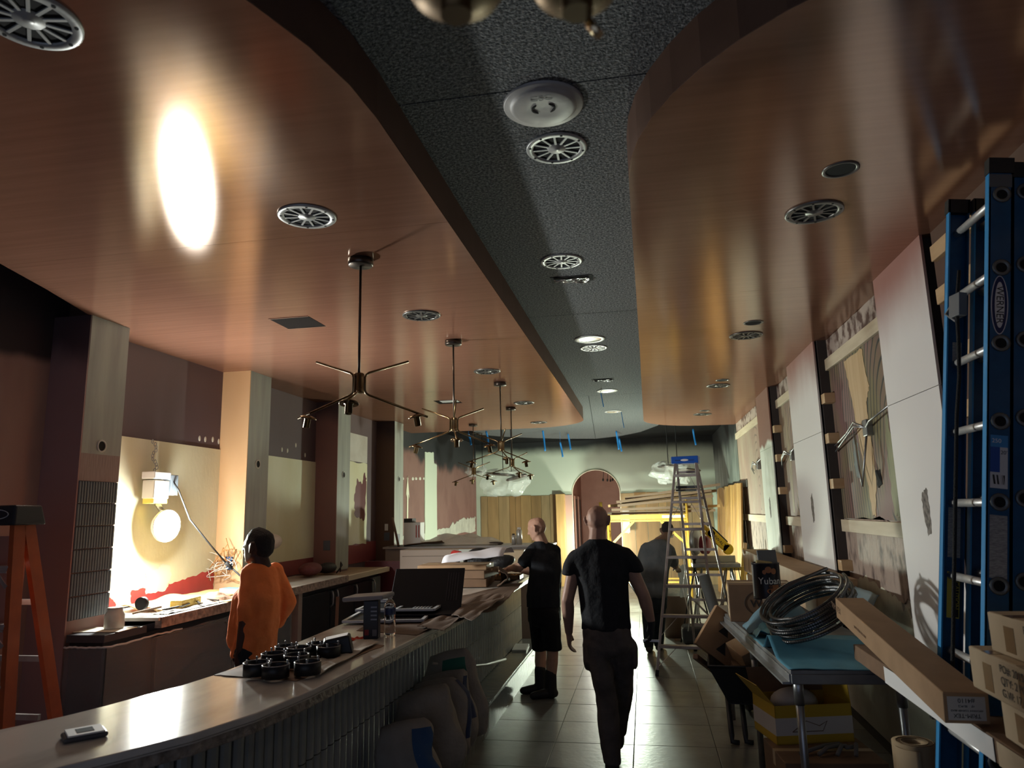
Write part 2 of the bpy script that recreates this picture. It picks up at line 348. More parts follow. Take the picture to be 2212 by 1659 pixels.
b = MB(); b.prism(ragged([(5.42, 1.15), (5.66, 1.15), (5.74, 1.28), (5.70, 1.36), (5.6, 1.38), (5.52, 1.34), (5.40, 1.32)], .02, seed=5), 'x', XL+.0136, XL+.0145); b.build('plaster_patch', mat('plaster', (.62, .60, .52), .8), wl)
b = MB(); b.box(XL, XL+.012, 6.79, 7.72, 1.25, 2.43); b.box(XL, XL+.010, 7.72, 8.48, 1.25, 2.43); b.build('plywood_board', PLYW, wl)
b = MB(); b.box(XL, XL+.008, 6.79, 8.48, 1.08, 1.25); b.box(XL, XL+.008, 8.88, 10.6, 1.08, 1.36); b.build('red_paint_band', mat('dull_red', (.23, .045, .05), .55), wl)
b = MB(); b.box(XL, XL+.012, 8.88, 10.2, 2.52, 2.92); b.build('drywall_board', mat('grubby_drywall', (.56, .53, .49), .7, col2=(.45, .40, .36), nscale=3), wl)
b = MB(); b.prism(ragged([(8.88, 1.36), (10.2, 1.33), (10.2, 2.51), (8.88, 2.51)], .03, 10, 2), 'x', XL, XL+.013); b.build('plywood_board', PLYW, wl)
b = MB(); b.prism(ragged([(9.75, 1.75), (10.12, 1.68), (10.18, 2.25), (10.1, 2.38), (10.0, 2.2), (9.82, 2.28), (9.72, 2.0)], .06, 7, 9), 'x', XL+.013, XL+.0142); b.build('paint_stain', MAROON, wl)
for (yy, zz) in ((6.05, 2.50), (6.14, 2.50), (6.26, 2.51), (6.36, 2.5), (6.95, 2.51), (7.15, 2.53), (7.62, 2.52), (7.75, 2.52), (7.95, 2.6), (8.2, 2.5)):
    b = MB(); b.sph((XL, yy, zz), (.004, .018, .028), 10, 6); b.build('patch', mat('plaster', (.62, .6, .52)), wl)
# white board strip and scraped plaster on the far left wall
b = MB(); b.prism(ragged([(13.1, 1.05), (13.92, 1.05), (13.92, 2.72), (13.72, 2.74), (13.7, 2.95), (13.12, 2.92)], .03, 8, 4), 'x', XL, XL+.012); b.build('drywall_board', mat('green_lit_drywall', (.60, .66, .54), .7), wl)  # white board: green of the lamplight put into its colour
b = MB(); b.prism(ragged([(11.02, 1.30), (17.2, 1.30), (17.2, 1.66), (15.9, 1.62), (14.6, 1.45), (13.4, 1.40), (12.6, 1.38), (11.02, 1.36)], .09, 12, 6), 'x', XL, XL+.01); b.build('scraped_plaster', mat('scraped', (.60, .61, .52), .8, col2=(.42, .42, .36), nscale=5), wl)
b = MB(); b.prism([(12.05, 1.35), (12.12, 1.35), (12.14, 2.1), (12.2, 2.02), (12.1, 2.42), (12.02, 2.1), (12.07, 2.05)], 'x', XL, XL+.011); b.build('torn_strip', mat('torn_paint2', (.72, .70, .55), .8), wl)
for i in range(9):
    b = MB(); b.sph((XL, 11.2+i*.24+random.uniform(-.05, .05), 2.33+.01*i), (.005, .05+.03*random.random(), .02+.012*random.random()), 8, 5); b.build('patch', mat('plaster', (.62, .6, .52)), wl)
# ------------------------------------------------------------------ right wall
wr = struct('wall_right')
def mural(name, ctr, base, c2, c3):
    m = mat(name, base, .65); nt = m.node_tree; N = nt.nodes; L = nt.links; bs = N['Principled BSDF']
    g = N.new('ShaderNodeNewGeometry'); mp = N.new('ShaderNodeMapping'); mp.inputs['Location'].default_value = (-1.69*1.0, -ctr[0]*1.5, -ctr[1]*.75); mp.inputs['Scale'].default_value = (1, 1.5, .75)
    L.new(g.outputs['Position'], mp.inputs[0])
    w = N.new('ShaderNodeTexWave'); w.wave_type = 'RINGS'; w.rings_direction = 'SPHERICAL'; w.inputs['Scale'].default_value = 3.4; w.inputs['Distortion'].default_value = 4.5; w.inputs['Detail'].default_value = 1.5; w.inputs['Detail Scale'].default_value = .7
    L.new(mp.outputs[0], w.inputs[0])
    n = N.new('ShaderNodeTexNoise'); n.inputs['Scale'].default_value = 1.6; n.inputs['Detail'].default_value = 3; L.new(mp.outputs[0], n.inputs[0])
    r = N.new('ShaderNodeValToRGB'); e = r.color_ramp.elements; e[0].position = .40; e[1].position = .60; e[0].color = (*base, 1); e[1].color = (*c2, 1)
    L.new(n.outputs['Fac'], r.inputs[0])
    r2 = N.new('ShaderNodeValToRGB'); e = r2.color_ramp.elements; e[0].position = .04; e[1].position = .2; e[0].color = (1, 1, 1, 1); e[1].color = (0, 0, 0, 1); L.new(w.outputs['Fac'], r2.inputs[0])
    n2 = N.new('ShaderNodeTexNoise'); n2.inputs['Scale'].default_value = 1.1; L.new(mp.outputs[0], n2.inputs[0])
    r3 = N.new('ShaderNodeValToRGB'); e = r3.color_ramp.elements; e[0].position = .38; e[1].position = .46; L.new(n2.outputs['Fac'], r3.inputs[0])
    mu = N.new('ShaderNodeMath'); mu.operation = 'MULTIPLY'; L.new(r2.outputs[0], mu.inputs[0]); L.new(r3.outputs[0], mu.inputs[1])
    mx = N.new('ShaderNodeMix'); mx.data_type = 'RGBA'; L.new(mu.outputs[0], mx.inputs[0]); L.new(r.outputs[0], mx.inputs[6]); mx.inputs[7].default_value = (*c3, 1)
    L.new(mx.outputs[2], bs.inputs['Base Color']); return m
MU1 = mural('mural_a', (5.15, 2.0), (.21, .115, .11), (.20, .17, .09), (.035, .04, .038))
MU2 = mural('mural_b', (8.3, 2.1), (.25, .145, .13), (.34, .25, .17), (.10, .08, .07))
MU3 = mural('mural_c', (11.0, 1.8), (.36, .25, .20), (.40, .32, .25), (.22, .17, .14))
MUL = mat('mural_low', (.40, .31, .26), .7, col2=(.12, .085, .08), nscale=6, detail=8, contrast=(.50, .66), stretch=(1, 1.3, .8), bump=.4, bscale=15)
b = MB(); b.box(XM, XM+.15, -3.2, YB, 0, ZC); b.build('masonry', mat('wall_plaster', (.55, .54, .46), .8, col2=(.40, .36, .30), nscale=2.2, bump=.2, bscale=9), wr)
PINKW = paint_z('white_panel_paint', (.76, .74, .73), (.36, .18, .15), 2.62, 3.2, wob=.3, nscale=1.3)
PINK3 = paint_z('third_panel_paint', (.70, .74, .67), (.25, .115, .085), 2.50, 2.56, wob=.12, nscale=3)
TORN = mat('torn_hole', (.08, .07, .065), .9, col2=(.3, .27, .24), nscale=30)
for k, (y0, y1, zs) in enumerate(((4.06, 4.88, 2.36), (6.63, 7.85, 2.38), (9.1, 10.03, 2.46))):
    m = PINKW if k < 2 else PINK3
    for z0, z1 in ((.55, zs-.002), (zs+.002, ZS)):
        b = MB(); b.box(XR, XR+.014, y0, y1, z0, z1); b.build('drywall_panel', m, wr)
    b = MB(); b.box(XR+.014, XM, y0+.05, y0+.09, .5, ZS); b.box(XR+.014, XM, y1-.09, y1-.05, .5, ZS); b.build('furring_strip', mat('cavity_dark_furring', (.05, .04, .038), .8), wr)
    yy, zz = ((4.44, 1.70), (7.25, 1.72), (9.6, 1.73))[k]
    b = MB(); b.prism(ragged([(yy-.035, zz-.12), (yy+.02, zz-.14), (yy+.05, zz-.02), (yy+.04, zz+.1), (yy-.03, zz+.13), (yy-.05, zz+.02)], .02, 6, k), 'x', XR-.0012, XR); b.build('torn_outlet_hole', TORN, wr)
# the bays: mural boards, rails, blocks
for k, (y0, y1, m, seed) in enumerate(((4.88, 6.63, MU1, 1), (7.85, 9.1, MU2, 2), (10.03, 13.1, MU3, 3))):
    b = MB(); b.box(XM-.012, XM, y0, y1, 1.63, 2.98); b.build('mural_board', m, wr)
    b = MB(); b.prism(ragged([(y0, 1.14), (y0+(y1-y0)*.4, 1.08), (y1, 1.14), (y1, 1.63), (y0, 1.63)], .04, 9, seed), 'x', XM-.012, XM); b.build('mural_board', MUL, wr)
    b = MB(); b.box(XM-.04, XM-.012, y0, y1, 1.52, 1.62); b.build('wall_rail', PINEW, wr, bevel=.002, seg=1)
    b = MB(); b.box(XM-.04, XM-.012, y0, y1, 2.92, 3.02); b.build('wall_rail', PINEW, wr, bevel=.002, seg=1)
    b = MB(); b.prism(ragged([(y0, 3.03), (y1, 3.03), (y1, ZS), (y0, ZS)], .012, 14, seed+5), 'x', XM-.01, XM); b.build('torn_drywall', mat('torn_drywall', (.44, .36, .32), .8, col2=(.10, .05, .04), nscale=7, contrast=(.48, .60)), wr)
    for zz in ((2.62, 2.27, 1.88, 1.2) if k < 2 else ()):
        b = MB(); b.box(XR+.02, XM-.012, y1-.14, y1-.02, zz, zz+.085); b.build('wood_block', STUD, wr, bevel=.002, seg=1)
    if k < 2: b = MB(); b.box(XR+.03, XM-.005, y1-.02, y1, .6, ZS); b.build('cavity_shade_strip', mat('cavity_dark_furring', (.05, .04, .038)), wr)  # near-black strip: shade of the open cavity put into its colour
    # junction box with flexible cables
    yj, zj = y0+(y1-y0)*.42, (2.30, 2.30, 2.33)[k]
    if k == 2: yj = 10.8
    b = MB(); b.box(XM-.06, XM-.012, yj-.05, yj+.05, zj-.06, zj+.06); jb = b.build('junction_box', STEEL, wr, bevel=.004)
    for q in range(3):
        e = [(XM-.05, yj, zj), (XM-.09, yj+.15, zj+.03+.03*q), (XM-.08, yj+.4, zj-.02+.02*q), (XM-.03, y1-.05 if k < 2 else yj+.5, zj-.10+.05*q)] if q < 2 else [(XM-.05, yj, zj), (XM-.08, yj-.2, zj+.03), (XM-.06, y0+.02, zj+.10)]
        b = MB(); b.tube(e, .008, 6); b.build('flex_cable', STEEL, jb, space='W')
    if k == 0:
        b = MB(); b.tube([(XM-.05, yj, zj-.05), (XM-.08, yj+.05, zj-.3), (XM-.08, yj+.12, zj-.42), (XM-.07, yj+.2, zj-.3), (XM-.05, yj+.3, zj-.02)], .008, 6); b.build('flex_cable', STEEL, jb, space='W')
# bare timber torn out of the big mural, and its dark hole
b = MB(); b.prism(ragged([(5.72, 1.66), (5.80, 1.66), (5.86, 2.0), (5.96, 2.3), (6.0, 2.55), (6.12, 2.9), (5.62, 2.9), (5.6, 2.72), (5.54, 2.6), (5.66, 2.5), (5.64, 2.2), (5.62, 1.95)], .03, 8, 8), 'x', XM-.0145, XM-.0121); b.build('bare_timber', mat('bare_timber', (.62, .46, .28), .7, col2=(.50, .34, .18), nscale=5, stretch=(1, 4, .3)), wr)
b = MB(); b.prism(ragged([(5.50, 1.88), (5.60, 1.86), (5.63, 1.98), (5.52, 1.99)], .02, 5, 1), 'x', XM-.016, XM-.0146); b.build('dark_hole', VOID, wr)
for (ya, yb, za, zb, cc) in ((4.95, 5.12, 1.68, 2.25, (.36, .33, .17)), (5.2, 5.32, 1.66, 2.42, (.30, .30, .17)), (6.0, 6.1, 1.95, 2.35, (.22, .26, .26)), (8.2, 8.32, 1.7, 2.5, (.44, .35, .25)), (8.62, 8.72, 1.66, 2.9, (.4, .31, .2))):
    b = MB(); b.prism(ragged([(ya, za), (yb, za), (yb+.03, (za+zb)/2), ((ya+yb)/2, zb), (ya-.03, (za+zb)/2)], .04, 7, int(ya*7)), 'x', XM-.0132, XM-.0121); b.build('paint_figure', mat('mural_tone_%d' % int(ya*100), cc, .65, col2=tuple(q*.6 for q in cc), nscale=6, stretch=(1, 3, .6)), wr)
# plaster and torn paper low on the wall
b = MB(); b.prism(ragged([(4.9, .55), (7.8, .55), (7.8, 1.05), (6.6, 1.10), (6.2, 1.18), (5.6, 1.13), (5.2, 1.02), (4.95, 1.1)], .07, 10, 4), 'x', XM-.014, XM-.002); b.build('torn_plaster', mat('pale_plaster', (.66, .66, .52), .8, col2=(.48, .45, .36), nscale=6), wr)
b = MB(); b.prism(ragged([(4.98, .72), (5.1, .68), (5.16, 1.0), (5.12, 1.16), (4.98, 1.18)], .04, 7, 2), 'x', XM-.017, XM-.0141); b.build('torn_paper', mat('brown_paper', (.25, .17, .11), .8), wr)
# dark boards at the far end
b = MB(); b.box(XM-.02, XM, 13.1, YB, 2.05, ZC); b.build('dark_board', paint_z('dark_green_board', (.12, .135, .12), (.015, .017, .018), 2.7, 3.1, wob=.3, col3=(.20, .22, .20)), wr)
b = MB(); b.box(XM-.02, XM, 13.1, YB, 1.0, 2.05); b.build('pale_board', mat('pale_board', (.45, .50, .46), .7, col2=(.25, .27, .25), nscale=3, stretch=(1, 1, .4)), wr)
b = MB(); b.box(XM-.03, XM-.012, 12.2, 13.3, 2.06, 2.18); b.build('grey_batten', mat('grey_batten', (.20, .21, .20), .7), wr)
# near part of the wall behind the extension ladder: open studs with boards
for zz in (3.02, 2.78, 2.44, 2.16):
    b = MB(); b.box(XR+.02, XM-.012, 2.0, 4.0, zz, zz+.085); b.build('wall_rail', STUD, wr, bevel=.003, seg=1)
b = MB(); b.box(XR+.05, XM, -3.2, 4.04, .0, ZC); b.build('dark_cavity_board', mat('brown_board', (.13, .075, .05), .7, col2=(.09, .05, .04), nscale=3), wr)
# ------------------------------------------------------------------ back wall with arch, passage behind
wb = struct('wall_back')
ac, ah, az, top = -1.135, .575, 2.14, .565
arch = [(ac+ah, 0)]+[(ac+ah*math.cos(R(a)), az+top*math.sin(R(a))) for a in range(0, 181, 10)]+[(ac-ah, 0)]
BACKP = paint_z('back_wall_paint', (.62, .69, .58), (.018, .02, .022), 3.02, 3.34, wob=.16, nscale=.9, vert=.8)
b = MB(); b.prism([(1.84, 0), (1.84, ZC), (-4.25, ZC), (-4.25, 0)]+arch[::-1], 'y', YB, YB+.12); b.build('drywall', BACKP, wb)
rim = [(ac+ah*math.cos(R(a)), YB-.004, az+top*math.sin(R(a))) for a in range(0, 181, 10)]
b = MB(); b.tube([(ac+ah, YB-.004, 0)]+rim+[(ac-ah, YB-.004, 0)], .012, 6); b.build('arch_bead', mat('pale_bead', (.74, .68, .52), .6), wb)
xs = [-3.98, -3.81, -3.53, -3.26, -3.11, -2.98, -2.72, -2.47, -2.26, -2.08]; xs2 = [-.55, -.24, .05, .33, .52, .80, 1.08, 1.33, 1.57]
for i, (a, c) in enumerate(list(zip(xs, xs[1:]))+list(zip(xs2, xs2[1:]))):
    cc = random.choice([(.38, .235, .095), (.43, .275, .125), (.34, .20, .08), (.41, .28, .14)])
    m = mat('oak_plank_%d' % (i % 7), cc, .55, col2=tuple(q*.62 for q in cc), nscale=2.3, stretch=(4, 1, .55), namt=.6)
    b = MB(); b.box(a+.004, c-.004, YB-.03-random.uniform(0, .006), YB, 0, 2.13+random.uniform(-.012, .015)); b.build('wood_plank', m, wb)
b = MB(); b.box(-2.08, -1.88, YB-.32, YB, 0, 2.14); b.build('oak_post', mat('oak_post', (.62, .40, .15), .5, col2=(.45, .28, .10), nscale=2.3, stretch=(4, 4, .4)), wb, bevel=.004)
b = MB(); b.box(-1.88, ac-ah, YB-.05, YB, 0, 2.12); b.build('primed_jamb', mat('pink_jamb', (.42, .28, .23), .6), wb)
PASS = mat('passage_paint', (.42, .22, .165), .6, col2=(.36, .18, .13), nscale=3)
for nm, (x0, x1, y0, y1, z0, z1) in (('passage_left', (-1.95, -1.80, YB+.12, 21, 0, 3)), ('passage_right', (-.30, -.15, YB+.12, 21, 0, 3)), ('passage_end', (-1.95, -.15, 21, 21.1, 0, 3)), ('passage_ceiling', (-1.95, -.15, YB+.12, 21.1, 2.95, 3.05))):
    b = MB(); b.box(x0, x1, y0, y1, z0, z1); b.build('passage_wall', PASS if 'ceil' not in nm else mat('passage_ceiling', (.50, .29, .18), .6), wb)
for k, y0 in enumerate((17.75, 18.75, 19.8)):
    b = MB(); b.box(-1.80, -1.77, y0, y0+.55, 0, 2.12); dd = b.build('door_frame', mat('pink_trim', (.45, .24, .17), .5), wb)
    b = MB(); b.box(-1.77, -1.762, y0+.08, y0+.47, 0, 2.04); b.build('door_leaf', mat('dark_door', (.05, .035, .03), .5), dd)
for x, y in ((-1.05, 19.2), (-.95, 19.5), (-.88, 19.8), (-.8, 19.3)):
    b = MB(); b.tube([(x, y, 2.95), (x+.02, y, 2.7), (x, y, 2.55)], .008, 5); b.sph((x, y, 2.53), (.025, .025, .04), 8, 6); b.build('hanging_wire', BLACKM, wb)
# front of the room is the open shop front behind the camera
# ------------------------------------------------------------------ the three work lights
def emis(name, col, s):
    return mat(name, (.8, .8, .8), .5, emit=col, estr=s)
lp = Vector((-3.93, 5.42, 1.70))
t = thing('hanging_work_light', 'bright work light hung by a chain on the plywood bay wall', 'work light', lp+Vector((0, 0, -.2)))
prof = [(.0, .075), (.05, .069), (.09, .047), (.11, .024), (.12, 0)]
ax = Vector((.97, -.24, -.05))
b = MB(); b.lathe(prof, lp, 24, ax); b.build('lamp_lens', emis('lamp_lens', (.96, 1., .95), LAMP_WALL), t)
b = MB(); b.lathe([(.12, 0), (.135, .004), (.135, -.02), (.10, -.075), (.0, -.08)], lp, 24, ax); b.build('lamp_housing', mat('white_enamel', (.75, .75, .72), .4), t)
bx = Vector((-3.99, 5.33, 2.02))
b = MB(); b.obox(bx+Vector((0, 0, -.02)), (.11, .19, .15)); b.build('ballast_box', mat('cream_box', (.70, .68, .60), .5), t, bevel=.006)
b = MB(); b.obox(bx+Vector((0, 0, .095)), (.12, .21, .06)); b.build('ballast_cap', mat('white_enamel', (.75, .75, .72)), t, bevel=.006)
b = MB(); b.obox(bx+Vector((.02, .16, .02)), (.08, .09, .17)); b.build('junction_box', mat('grey_blue_box', (.22, .26, .30), .5), t, bevel=.004)
b = MB(); b.obox(bx+Vector((0, 0, -.115)), (.10, .17, .04)); b.build('warning_strip', mat('yellow_label', (.75, .55, .08), .5), t)
b = MB(); b.cyl(bx+Vector((0, .02, -.13)), lp+Vector((-.03, 0, .1)), .022); b.build('stem', STEEL, t)
for k in range(11):
    z = 2.16+k*.024; q = Vector((-4.02+.02*math.sin(k), 5.34+.006*(k % 2)-.008*k*.4, z)); e = [q+Vector((.012*math.cos(a)*(k % 2), .012*math.cos(a)*((k+1) % 2), .017*math.sin(a))) for a in [2*math.pi*i/8 for i in range(8)]]
    b = MB(); b.tube(e, .0035, 5, True); b.build('chain_link', STEEL, t)
b = MB(); b.tube([(-3.96, 5.45, 2.12), (-3.9, 5.5, 2.0), (-3.86, 5.62, 1.75), (-3.80, 5.85, 1.52), (-3.74, 6.0, 1.36)], .007, 6); b.build('power_cord', RUBBER, t)
b = MB(); b.tube([(-3.74, 6.0, 1.36), (-3.71, 6.05, 1.31)], .016, 8); b.tube([(-3.71, 6.05, 1.31), (-3.62, 6.12, 1.2), (-3.54, 6.16, 1.12), (-3.47, 6.2, 1.085)], .008, 6); b.build('cord_connector', RUBBER, t)
def tripod_light(name, label, p, s, col, aim):
    t = thing(name, label, 'work light', (p[0], p[1], 0)); aim = Vector(aim).normalized()
    b = MB(); b.cyl((p[0], p[1], .35), (p[0], p[1], p[2]-.10), .016); b.build('mast', YELLOW, t)
    for a in (90, 210, 330):
        q = Vector((math.cos(R(a)), math.sin(R(a)), 0)); b = MB(); b.cyl(Vector((p[0], p[1], .62)), Vector((p[0], p[1], .0))+q*.45+Vector((0, 0, .012)), .012); b.build('leg', BLACKM, t)
    b = MB(); b.sph(p, (.10, .10, .12), 16, 10); b.build('lamp_globe', emis('globe_'+name, col, s), t)
    b = MB(); b.cyl(p-Vector((0, 0, .17)), p-Vector((0, 0, .105)), .06, .075, 16); b.build('lamp_base', YELLOW, t)
    return t
LP2 = P(1347, 1214, y=12.85); LP3 = P(1287, 1178, y=16.72)
tripod_light('globe_work_light', 'bright globe work light on a tripod hidden behind the walking man', LP2, LAMP_FLOOR, (.86, 1., .80), (0, -1, 0))
tripod_light('arch_work_light', 'tripod work light glowing beside the oak post of the arch', LP3, LAMP_ARCH, (1., .96, .84), (-1, 0, 0))
# ------------------------------------------------------------------ ceiling fittings
def grille_parts(t, m, r=.14):
    b = MB(); b.lathe([(r, 0), (r, -.006), (r*.97, -.009), (r*.79, -.009), (r*.77, -.004), (r*.77, 0)], (0, 0, 0), 40); b.build('rim', m, t, 'L')
    b = MB(); b.lathe([(.0, -.002), (r*.78, -.002)], (0, 0, 0), 32); b.build('speaker_cone', VOID, t, 'L')
    b = MB(); b.lathe([(0, -.011), (r*.10, -.011), (r*.12, -.008), (r*.30, -.007), (r*.33, -.002)], (0, 0, 0), 24); b.build('hub', m, t, 'L')
    b = MB(); b.bar((r*.30, 0, -.005), (r*.80, 0, -.005), .010, .005); s0 = b.build('spoke', m, t, 'L')
    for i in range(1, 12): dup(s0, t, rot=(0, 0, i*math.pi/6))
    b = MB(); b.cyl((r*.88, 0, -.0105), (r*.88, 0, -.008), .006, n=8); s1 = b.build('screw', VOID, t, 'L'); s1.rotation_euler = (0, 0, R(15))
    for i in range(1, 8): dup(s1, t, rot=(0, 0, R(15)+i*math.pi/4))
sp_l = [(-1.69, 1.57, 'left soffit, at top left of the picture'), (-1.55, 3.05, 'left soffit, just before the nearest chandelier'),
        (-1.55, 4.89, 'left soffit, between first and second chandeliers'), (-1.54, 7.11, 'left soffit, between second and third chandeliers'),
        (-1.53, 9.39, 'left copper soffit, beside the fourth chandelier canopy'), (-1.65, 11.6, 'left copper soffit, at its rounded far corner')]
sp_r = [(.92, 3.59, 'right copper soffit, nearest and largest there'), (.94, 6.22, 'right copper soffit, second from the camera'),
        (.96, 8.81, 'right copper soffit, third from the camera'), (.98, 11.5, 'right copper soffit, farthest from the camera')]
sp_f = [(-.31, 3.03, 'grey felt ceiling, behind the round white cover'), (-.46, 4.54, 'felt ceiling, in front of the foil cut-out'), (-.43, 7.2, 'grey felt ceiling, behind the shiny downlight')]
for lst, m, z, g in ((sp_l, DARKM, ZS, 'dark spoked speaker grilles in the copper soffits'), (sp_r, DARKM, ZS, 'dark spoked speaker grilles in the copper soffits'), (sp_f, GREYM, ZF, 'grey spoked speaker grilles in the felt ceiling')):
    first = None
    for x, y, w in lst:
        lab = ('pale grey' if m is GREYM else 'dark')+' round spoked speaker grille in the '+w
        mm = GREYM if (m is DARKM and y < 3.1 and x < 0) else m
        if mm is GREYM and m is DARKM: lab = lab.replace('dark', 'grey')
        t = thing('speaker_grille', lab, 'speaker grille', (x, y, z), random.uniform(0, .5), g)
        if first is None or mm is not m: grille_parts(t, mm); first = t if mm is m else first
        else:
            for ch in list(first.children): dup(ch, t)
for k, (x, y) in enumerate(((.93, 3.13), (.94, 5.79), (.97, 8.43), (.98, 11.09))):
    t = thing('recessed_downlight', 'small dark recessed downlight in right copper soffit, %s of four from the camera' % ('nearest', 'second', 'third', 'farthest')[k], 'downlight', (x, y, ZS), 0, 'downlights in the right soffit')
    b = MB(); b.lathe([(.078, 0), (.078, -.004), (.066, -.005), (.062, -.001)], (0, 0, 0), 28); b.build('trim_ring', DARKM, t, 'L')
    b = MB(); b.lathe([(0, -.0015), (.063, -.0015)], (0, 0, 0), 24); b.build('baffle', VOID, t, 'L')
# white covers and downlights in the felt
t = thing('ceiling_cover', 'large dished white plastic cover in the felt ceiling near the camera', 'ceiling cover', (-.32, 2.66, ZF))
wp = mat('dull_white_plastic', (.46, .45, .44), .45, col2=(.38, .37, .36), nscale=9, bump=.15, bscale=7)
b = MB(); b.lathe([(.165, 0), (.165, -.008), (.16, -.012), (.14, -.012), (.135, -.018), (.12, -.026), (.06, -.02), (.0, -.018)], (0, 0, 0), 40); b.build('dish', wp, t, 'L')
for a in (-1, 1):
    b = MB(); b.prism([(.045+a*0, -.002)]+[(.03*math.cos(R(q))+.02, .03*math.sin(R(q))) for q in range(-80, 81, 20)], 'z', -.024, -.019); o = b.build('finger_slot', VOID, t, 'L'); o.rotation_euler = (0, 0, 0 if a > 0 else math.pi)
text('CSC', .05, mat('grey_moulding', (.25, .25, .25), .6), Matrix.Translation((-.32, 2.58, ZF-.0245))@Matrix.Rotation(math.pi, 4, 'Y')@Matrix.Rotation(math.pi, 4, 'Z'), 'moulded_letters', t)
for k, (x, y, lab) in enumerate(((-.44, 6.8, 'shiny round downlight in the felt ceiling beside a grey speaker grille'), (-.43, 9.95, 'round downlight in the felt ceiling with short blue tape below it'), (-.44, 12.15, 'farthest round downlight in the felt ceiling with long blue tape'))):
    t = thing('felt_downlight', lab, 'downlight', (x, y, ZF), 0, 'downlights in the felt ceiling')
    b = MB(); b.lathe([(.15, 0), (.15, -.006), (.145, -.010), (.115, -.010)], (0, 0, 0), 32); b.build('trim_ring', GREYM, t, 'L')
    b = MB(); b.lathe([(.115, -.010), (.10, -.004), (.0, -.003)], (0, 0, 0), 32); b.build('reflector', mat('bright_reflector', (.75, .74, .68), .22, .9), t, 'L')
# cut-outs with crumpled foil / duct
for k, (x, y, w, d, lab) in enumerate(((-.43, 4.93, .30, .14, 'rectangular cut-out in felt ceiling with crumpled foil duct showing'), (-.44, 9.07, .28, .15, 'farther rectangular cut-out in felt ceiling with torn black foil'))):
    t = thing('ceiling_cutout', lab, 'cut-out', (x, y, ZF))
    b = MB(); b.box(-w/2, w/2, -d/2, d/2, -.003, 0); b.build('opening', VOID, t, 'L')
    fn = lambda u, v: (-w*.42+w*.84*u, -d*.30+d*.62*v*(.6+.4*u), -.010-.018*abs(nz(u*4+k*9, v*5))-.012*u*v)
    b = MB(); b.sheet(fn, 14, 8, .001); b.build('foil', mat('duct_foil', (.65, .66, .68), .25, .95) if k == 0 else mat('black_foil', (.06, .06, .065), .3, .3), t, 'L', smooth=False)
for k, (x, y, lab) in enumerate(((-2.51, 4.84, 'square dark cut-out in the left copper soffit near the first chandelier'), (-2.48, 8.98, 'square cut-out in the left copper soffit with white flap'))):
    t = thing('soffit_cutout', lab, 'cut-out', (x, y, ZS))
    b = MB(); b.box(-.155, .155, -.145, .145, -.002, 0); b.build('opening', mat('cutout_dark', (.016, .013, .012), .95, spec=.05), t, 'L')
    if k: b = MB(); b.box(-.08, .15, -.13, .02, -.006, -.002); b.build('flap', PAPER, t, 'L')
    else: [MB().bar((-.158, q_, -.003), (.158, q_, -.003), .006, .004).build('cut_edge', mat('copper_edge', (.5, .33, .25), .4, .7), t, 'L') for q_ in (-.148, .148)]
# loose blue tape tails
BT = mat('blue_tape', (.02, .22, .62), .55)
tp = [(1172, 928, 975, .02, 'first', 14.6), (1227, 938, 972, .0, 'b', 15.3), (1210, 956, 988, .0, 'c', 15.0), (1331, 932, 972, .0, 'd', 15.2), (1337, 948, 976, .01, 'e', 15.4), (1497, 928, 962, 0, 'f', 15.4), (1050, 932, 965, 0, 'g', 13.5), (1298, 850, 880, .01, 'h', 9.95), (1342, 890, 925, .01, 'i', 12.15), (1012, 938, 962, 0, 'j', 13.2)]
lbs = ['longest blue tape tail hanging left of the arch from black ceiling', 'blue tape tail hanging just left of the arch from felt edge', 'lowest blue tape tail hanging above left part of back wall', 'long blue tape tail hanging right of the arch, left one of a pair', 'short blue tape tail hanging right of the arch, right one of a pair', 'blue tape tail hanging above the blue topped stepladder', 'blue tape tail hanging behind third chandelier rod', 'thin blue tape tail under second downlight in the felt lane', 'thin dark blue tape tail under the farthest downlight', 'faint blue tape tail hanging behind the second chandelier']
for (px, y0, y1, sw, s_, Y), lb in zip(tp, lbs):
    a, c = P(px, y0, y=Y), P(px+6, y1, y=Y); w = .035 if Y > 13 else .018
    fn = lambda u, v: a.lerp(c, v)+Vector((w*(u-.5)*(1 if Y > 13 else .6), .03*math.sin(v*4), .008*u))
    if a.z < ZF-.01: a = Vector((a.x, a.y, min(ZF, a.z)))
    top_ = Vector((a.x, a.y, ZF if Y < 12.4 or a.x > -3.4 else ZC))
    b = MB(); b.sheet(fn, 2, 8, .0012)
    if top_.z-a.z > .02: b.cyl(top_, a+Vector((0, 0, -.005)), .002, n=5)
    tag(b.build('blue_tape', BT), lb, 'tape', 'blue tape tails')
